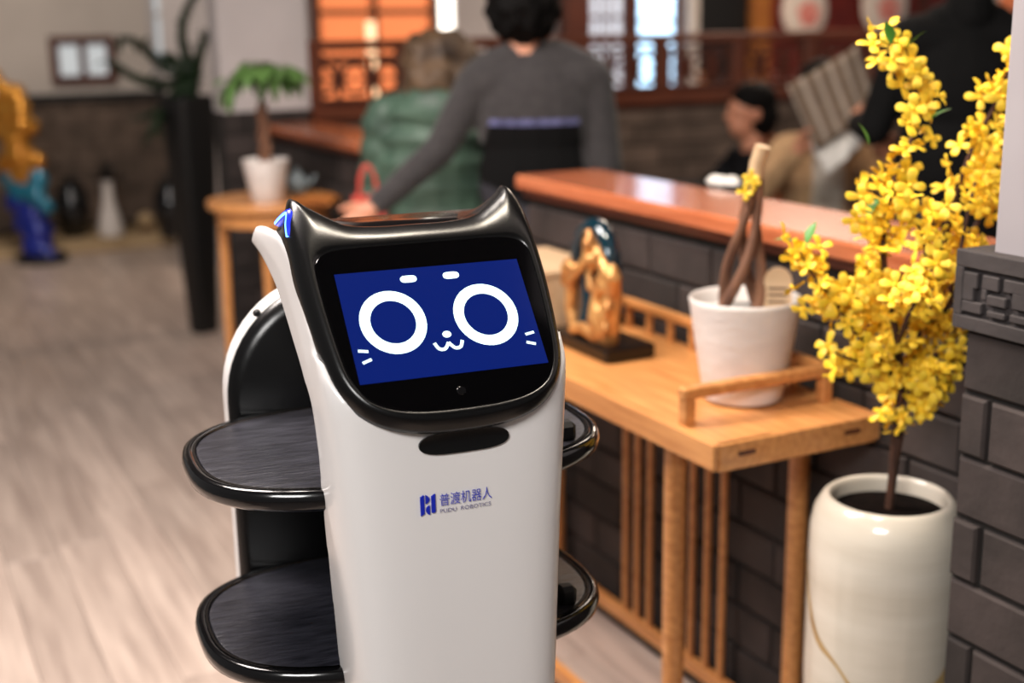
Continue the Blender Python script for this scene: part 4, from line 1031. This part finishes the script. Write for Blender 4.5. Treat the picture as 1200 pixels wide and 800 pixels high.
# --- woman in green puffer jacket
wp0 = aty(503, 300, 4.32); wl_ = Vector((wp0.x, 4.32, 0))
hx0 = .055
pr = head_prims((hx0, .04, 1.355), .95)
for k in range(7):
    z = .72 + k * .082; rr = (.185, .195, .2, .205, .205, .2, .175)[k]
    pr.append(('e', (0 + hx0 * .5, 0, z), (rr, .15, .056), 1))
pr += [('e', (hx0 * .5, 0, .98), (.196, .145, .36), 1), ('c', (-.12, 0, 1.2), (.16, 0, 1.2), .075, .075, 1), ('e', (hx0 * .8, -.07, 1.225), (.125, .085, .085), 1), ('e', (hx0 * .8, -.03, 1.27), (.105, .10, .06), 1)]
for s_ in (-1, 1):
    sx_ = s_ * .175 + hx0 * .5
    for k in range(5):
        t = k / 4; pr.append(('e', (sx_ + s_ * .035 * t, .03 * t, 1.17 - .32 * t), (.066, .068, .066), 1))
    pr.append(('c', (sx_ + s_ * .035, .03, .86), (sx_ + s_ * .02, .14, .74), .05, .045, 1))
    pr += hand_prims((sx_ + s_ * .02, .155, .725), (0, .6, -.8), (-s_, .2, 0), (-s_, 0, 0))
    pr += leg_prims(s_, (s_ * .08 + .02, 0, .68), (s_ * .085 + .02, .02, .40), (s_ * .085 + .02, 0, .08), (s_ * .1 + .02, .14, .035), 2, 3)
person('person', 'person in green quilted puffer jacket with fluffy brown hair', wl_, math.radians(4), pr, [M['skin'], M['puffer'], M['trouser'], M['shoe']], None,
       hair_blob([((hx0, .02, 1.385), (.122, .118, .092)), ((hx0 - .01, -.03, 1.315), (.115, .095, .09))], M['hair_brown'], .009, disp=.022))
# red shopping bag in the hand region
q = aty(433, 262, 4.14)
rb = empty('red_bag', (q.x, q.y, .72), .2); tag(rb, 'small red carrier bag hanging beside the green jacket', 'bag')
MB().loft([[(-.05, -.03, 0), (.05, -.03, 0), (.05, .03, 0), (-.05, .03, 0)], [(-.056, -.035, .12), (.056, -.035, .12), (.056, .035, .12), (-.056, .035, .12)], [(-.052, -.012, .24), (.052, -.012, .24), (.052, .012, .24), (-.052, .012, .24)]]).build('bag_body', M['red_bag'], rb, 40)
for y in (-.012, .012): MB().tube(crom([(-.03, y, .23), (-.022, y, .30), (0, y, .335), (.022, y, .30), (.03, y, .23)], 5), .006, 8).build('bag_handle', M['red_bag'], rb, 60)

# --- chairs for the seated people
def chair(label, loc, rotz):
    e = empty('dining_chair', loc, rotz); tag(e, label, 'chair')
    MB().box(-.21, .21, -.2, .22, .42, .455, .008).build('seat', M['wood_red'], e)
    for sx_ in (-1, 1):
        MB().box(sx_ * .19 - .018, sx_ * .19 + .018, .17, .206, 0, .42, .004).build('leg', M['wood_red'], e)
        MB().box(sx_ * .19 - .018, sx_ * .19 + .018, -.2, -.164, 0, .98, .004).build('leg', M['wood_red'], e)
    bk = MB().box(-.172, .172, -.196, -.168, .86, .97, .006).build('backrest', M['wood_red'], e)
    for k in range(4): MB().box(-.13 + k * .075, -.1 + k * .075, -.19, -.174, .455, .86).build('back_slat', M['wood_red'], e)
    return e
def seated(c_h, arms, mats, hz=1.02):
    pr = head_prims((0, .02, c_h))
    pr += [('e', (0, -.02, c_h - .34), (.155, .105, .19), 1), ('e', (0, -.03, c_h - .52), (.15, .115, .16), 1), ('c', (-.13, -.01, c_h - .215), (.13, -.01, c_h - .215), .066, .066, 1), ('e', (0, -.03, .545), (.16, .13, .10), 2)]
    for s_ in (-1, 1): pr += leg_prims(s_, (s_ * .085, 0, .535), (s_ * .1, .38, .53), (s_ * .1, .40, .085), (s_ * .11, .54, .035), 2, 3)
    for s_, el, wr, hd, th_ in arms:
        sh_ = (s_ * .165, -.01, c_h - .235)
        pr += [('c', sh_, el, .056, .046, 1), ('c', el, wr, .046, .034, 1)] + hand_prims(tuple(Vector(wr) + Vector(hd).normalized() * .012), hd, th_, (0, 0, -1))
    return pr
# boy in black, side on to the camera, facing left
bp0 = aty(882, 125, 5.8); bl_ = Vector((bp0.x + .0, 5.8, 0)); brot = math.radians(108)
ch_ = 1.09
pr = seated(ch_, [(-1, (-.22, .12, .72), (-.10, .33, .76), (.5, 1, .1), (1, 0, .3)), (1, (.22, .12, .72), (.10, .33, .76), (-.5, 1, .1), (-1, 0, .3))], None)
person('person', 'seated dark-haired person in black top shown in profile behind wall cap', bl_, brot, pr, [M['skin'], M['navy'], M['trouser'], M['shoe']], None,
       hair_blob([((0, -.005, ch_ + .055), (.092, .112, .085)), ((0, -.035, ch_ - .015), (.092, .088, .105))], M['hair_black'], .008, disp=.009))
chair('red-brown wooden chair under the person in profile', bl_ + Vector((0, 0, 0)), brot)
# reader in tan coat facing the camera behind an open newspaper
tp0 = aty(962, 120, 5.2); tl_ = Vector((tp0.x, 5.2, 0)); trot = math.radians(188)
ch2 = 1.20
pr = seated(ch2, [(-1, (-.24, .10, .86), (-.16, .29, .955), (.3, .5, .9), (1, 0, 0)), (1, (.25, .10, .84), (.205, .28, .985), (-.3, .5, .9), (-1, 0, 0))], None)
def tan_over(co, idx):
    idx = idx.copy(); b = idx == 1; idx[b & (np.abs(co[:, 0] + .02) < .07) & (co[:, 1] > .03)] = 4; return idx
person('person', 'seated person in tan coat holding up an open newspaper', tl_, trot, pr, [M['skin'], M['coat_tan'], M['trouser'], M['shoe'], M['coat_pale']], tan_over,
       hair_blob([((0, -.01, ch2 + .055), (.088, .10, .085)), ((0, -.045, ch2 - .0), (.088, .075, .11))], M['hair_black'], .008, disp=.009))
chair('red-brown wooden chair under the newspaper reader', tl_, trot)
# newspaper: two folded leaves
nw = empty('newspaper', tl_ + Vector((0, 0, 0)), 0); tag(nw, 'open printed newspaper held up tilted in front of the tan coat', 'newspaper')
def sheet(cn, Y, fold, name, m):
    P_ = [aty(px, py, Y + dy) - tl_ for px, py, dy in cn]
    nu, nv = 12, 8; vs = []; uvs = []
    for j in range(nv + 1):
        for i in range(nu + 1):
            u, v = i / nu, j / nv
            p = (P_[0].lerp(P_[1], u)).lerp(P_[3].lerp(P_[2], u), v); p = p + Vector((0, -fold * math.sin(u * PI) + .006 * math.sin(u * 14 + v * 3), 0)); vs.append(tuple(p)); uvs.append((u, v))
    fs = [(j * (nu + 1) + i, j * (nu + 1) + i + 1, (j + 1) * (nu + 1) + i + 1, (j + 1) * (nu + 1) + i) for j in range(nv) for i in range(nu)]
    mb = MB(); mb.add(vs, fs); o = mb.build(name, m, nw, 60)
    uv = o.data.uv_layers.new(name='UVMap')
    for lp_ in o.data.loops: uv.data[lp_.index].uv = uvs[lp_.vertex_index]
    sm = o.modifiers.new('thickness', 'SOLIDIFY'); sm.thickness = .002
    return o
sheet([(922, 100, 0), (1006, 52, .0), (1030, 128, -.05), (956, 176, -.05)], 4.84, .03, 'front_page', M['newsprint'])
sheet([(950, 168, 0), (1024, 128, .0), (1006, 172, -.04), (968, 205, -.04)], 4.82, .02, 'turned_page', M['paper'])
# man in black coat, back to the camera
kp = aty(1116, 300, 4.25); kl = Vector((kp.x, 4.25, 0))
pr = head_prims((0, .04, 1.665))
pr += [('e', (0, 0, 1.27), (.215, .13, .22), 1), ('e', (0, 0, 1.02), (.215, .135, .25), 1), ('c', (0, -.02, 1.50), (0, -.005, 1.575), .078, .072, 1), ('c', (-.17, 0, 1.415), (.17, 0, 1.415), .085, .085, 1), ('c', (-.08, 0, 1.47), (.08, 0, 1.47), .062, .062, 1), ('e', (0, 0, .80), (.19, .14, .2), 1)]
pr += [('c', (.19, 0, 1.405), (.235, -.01, 1.12), .07, .057, 1), ('c', (.235, -.01, 1.12), (.225, .07, .88), .056, .042, 1)] + hand_prims((.225, .08, .86), (-.02, .1, -1), (0, 1, 0), (-1, 0, 0))
pr += [('c', (-.19, 0, 1.405), (-.275, .02, 1.13), .07, .058, 1), ('c', (-.275, .02, 1.13), (-.295, .21, 1.135), .056, .042, 1)] + hand_prims((-.297, .225, 1.137), (-.1, 1, .1), (.2, 0, 1), (1, 0, 0))
for s_ in (-1, 1): pr += leg_prims(s_, (s_ * .09, 0, .86), (s_ * .095, .02, .48), (s_ * .095, -.01, .08), (s_ * .11, .15, .035), 2, 3)
person('person', 'standing person in long black coat behind the yellow blossoms', kl, math.radians(-6), pr, [M['skin'], M['coat_black'], M['trouser'], M['shoe']], None,
       hair_blob([((0, .0, 1.715), (.088, .105, .09)), ((0, -.03, 1.66), (.086, .08, .10))], M['hair_black'], .008, disp=.008))
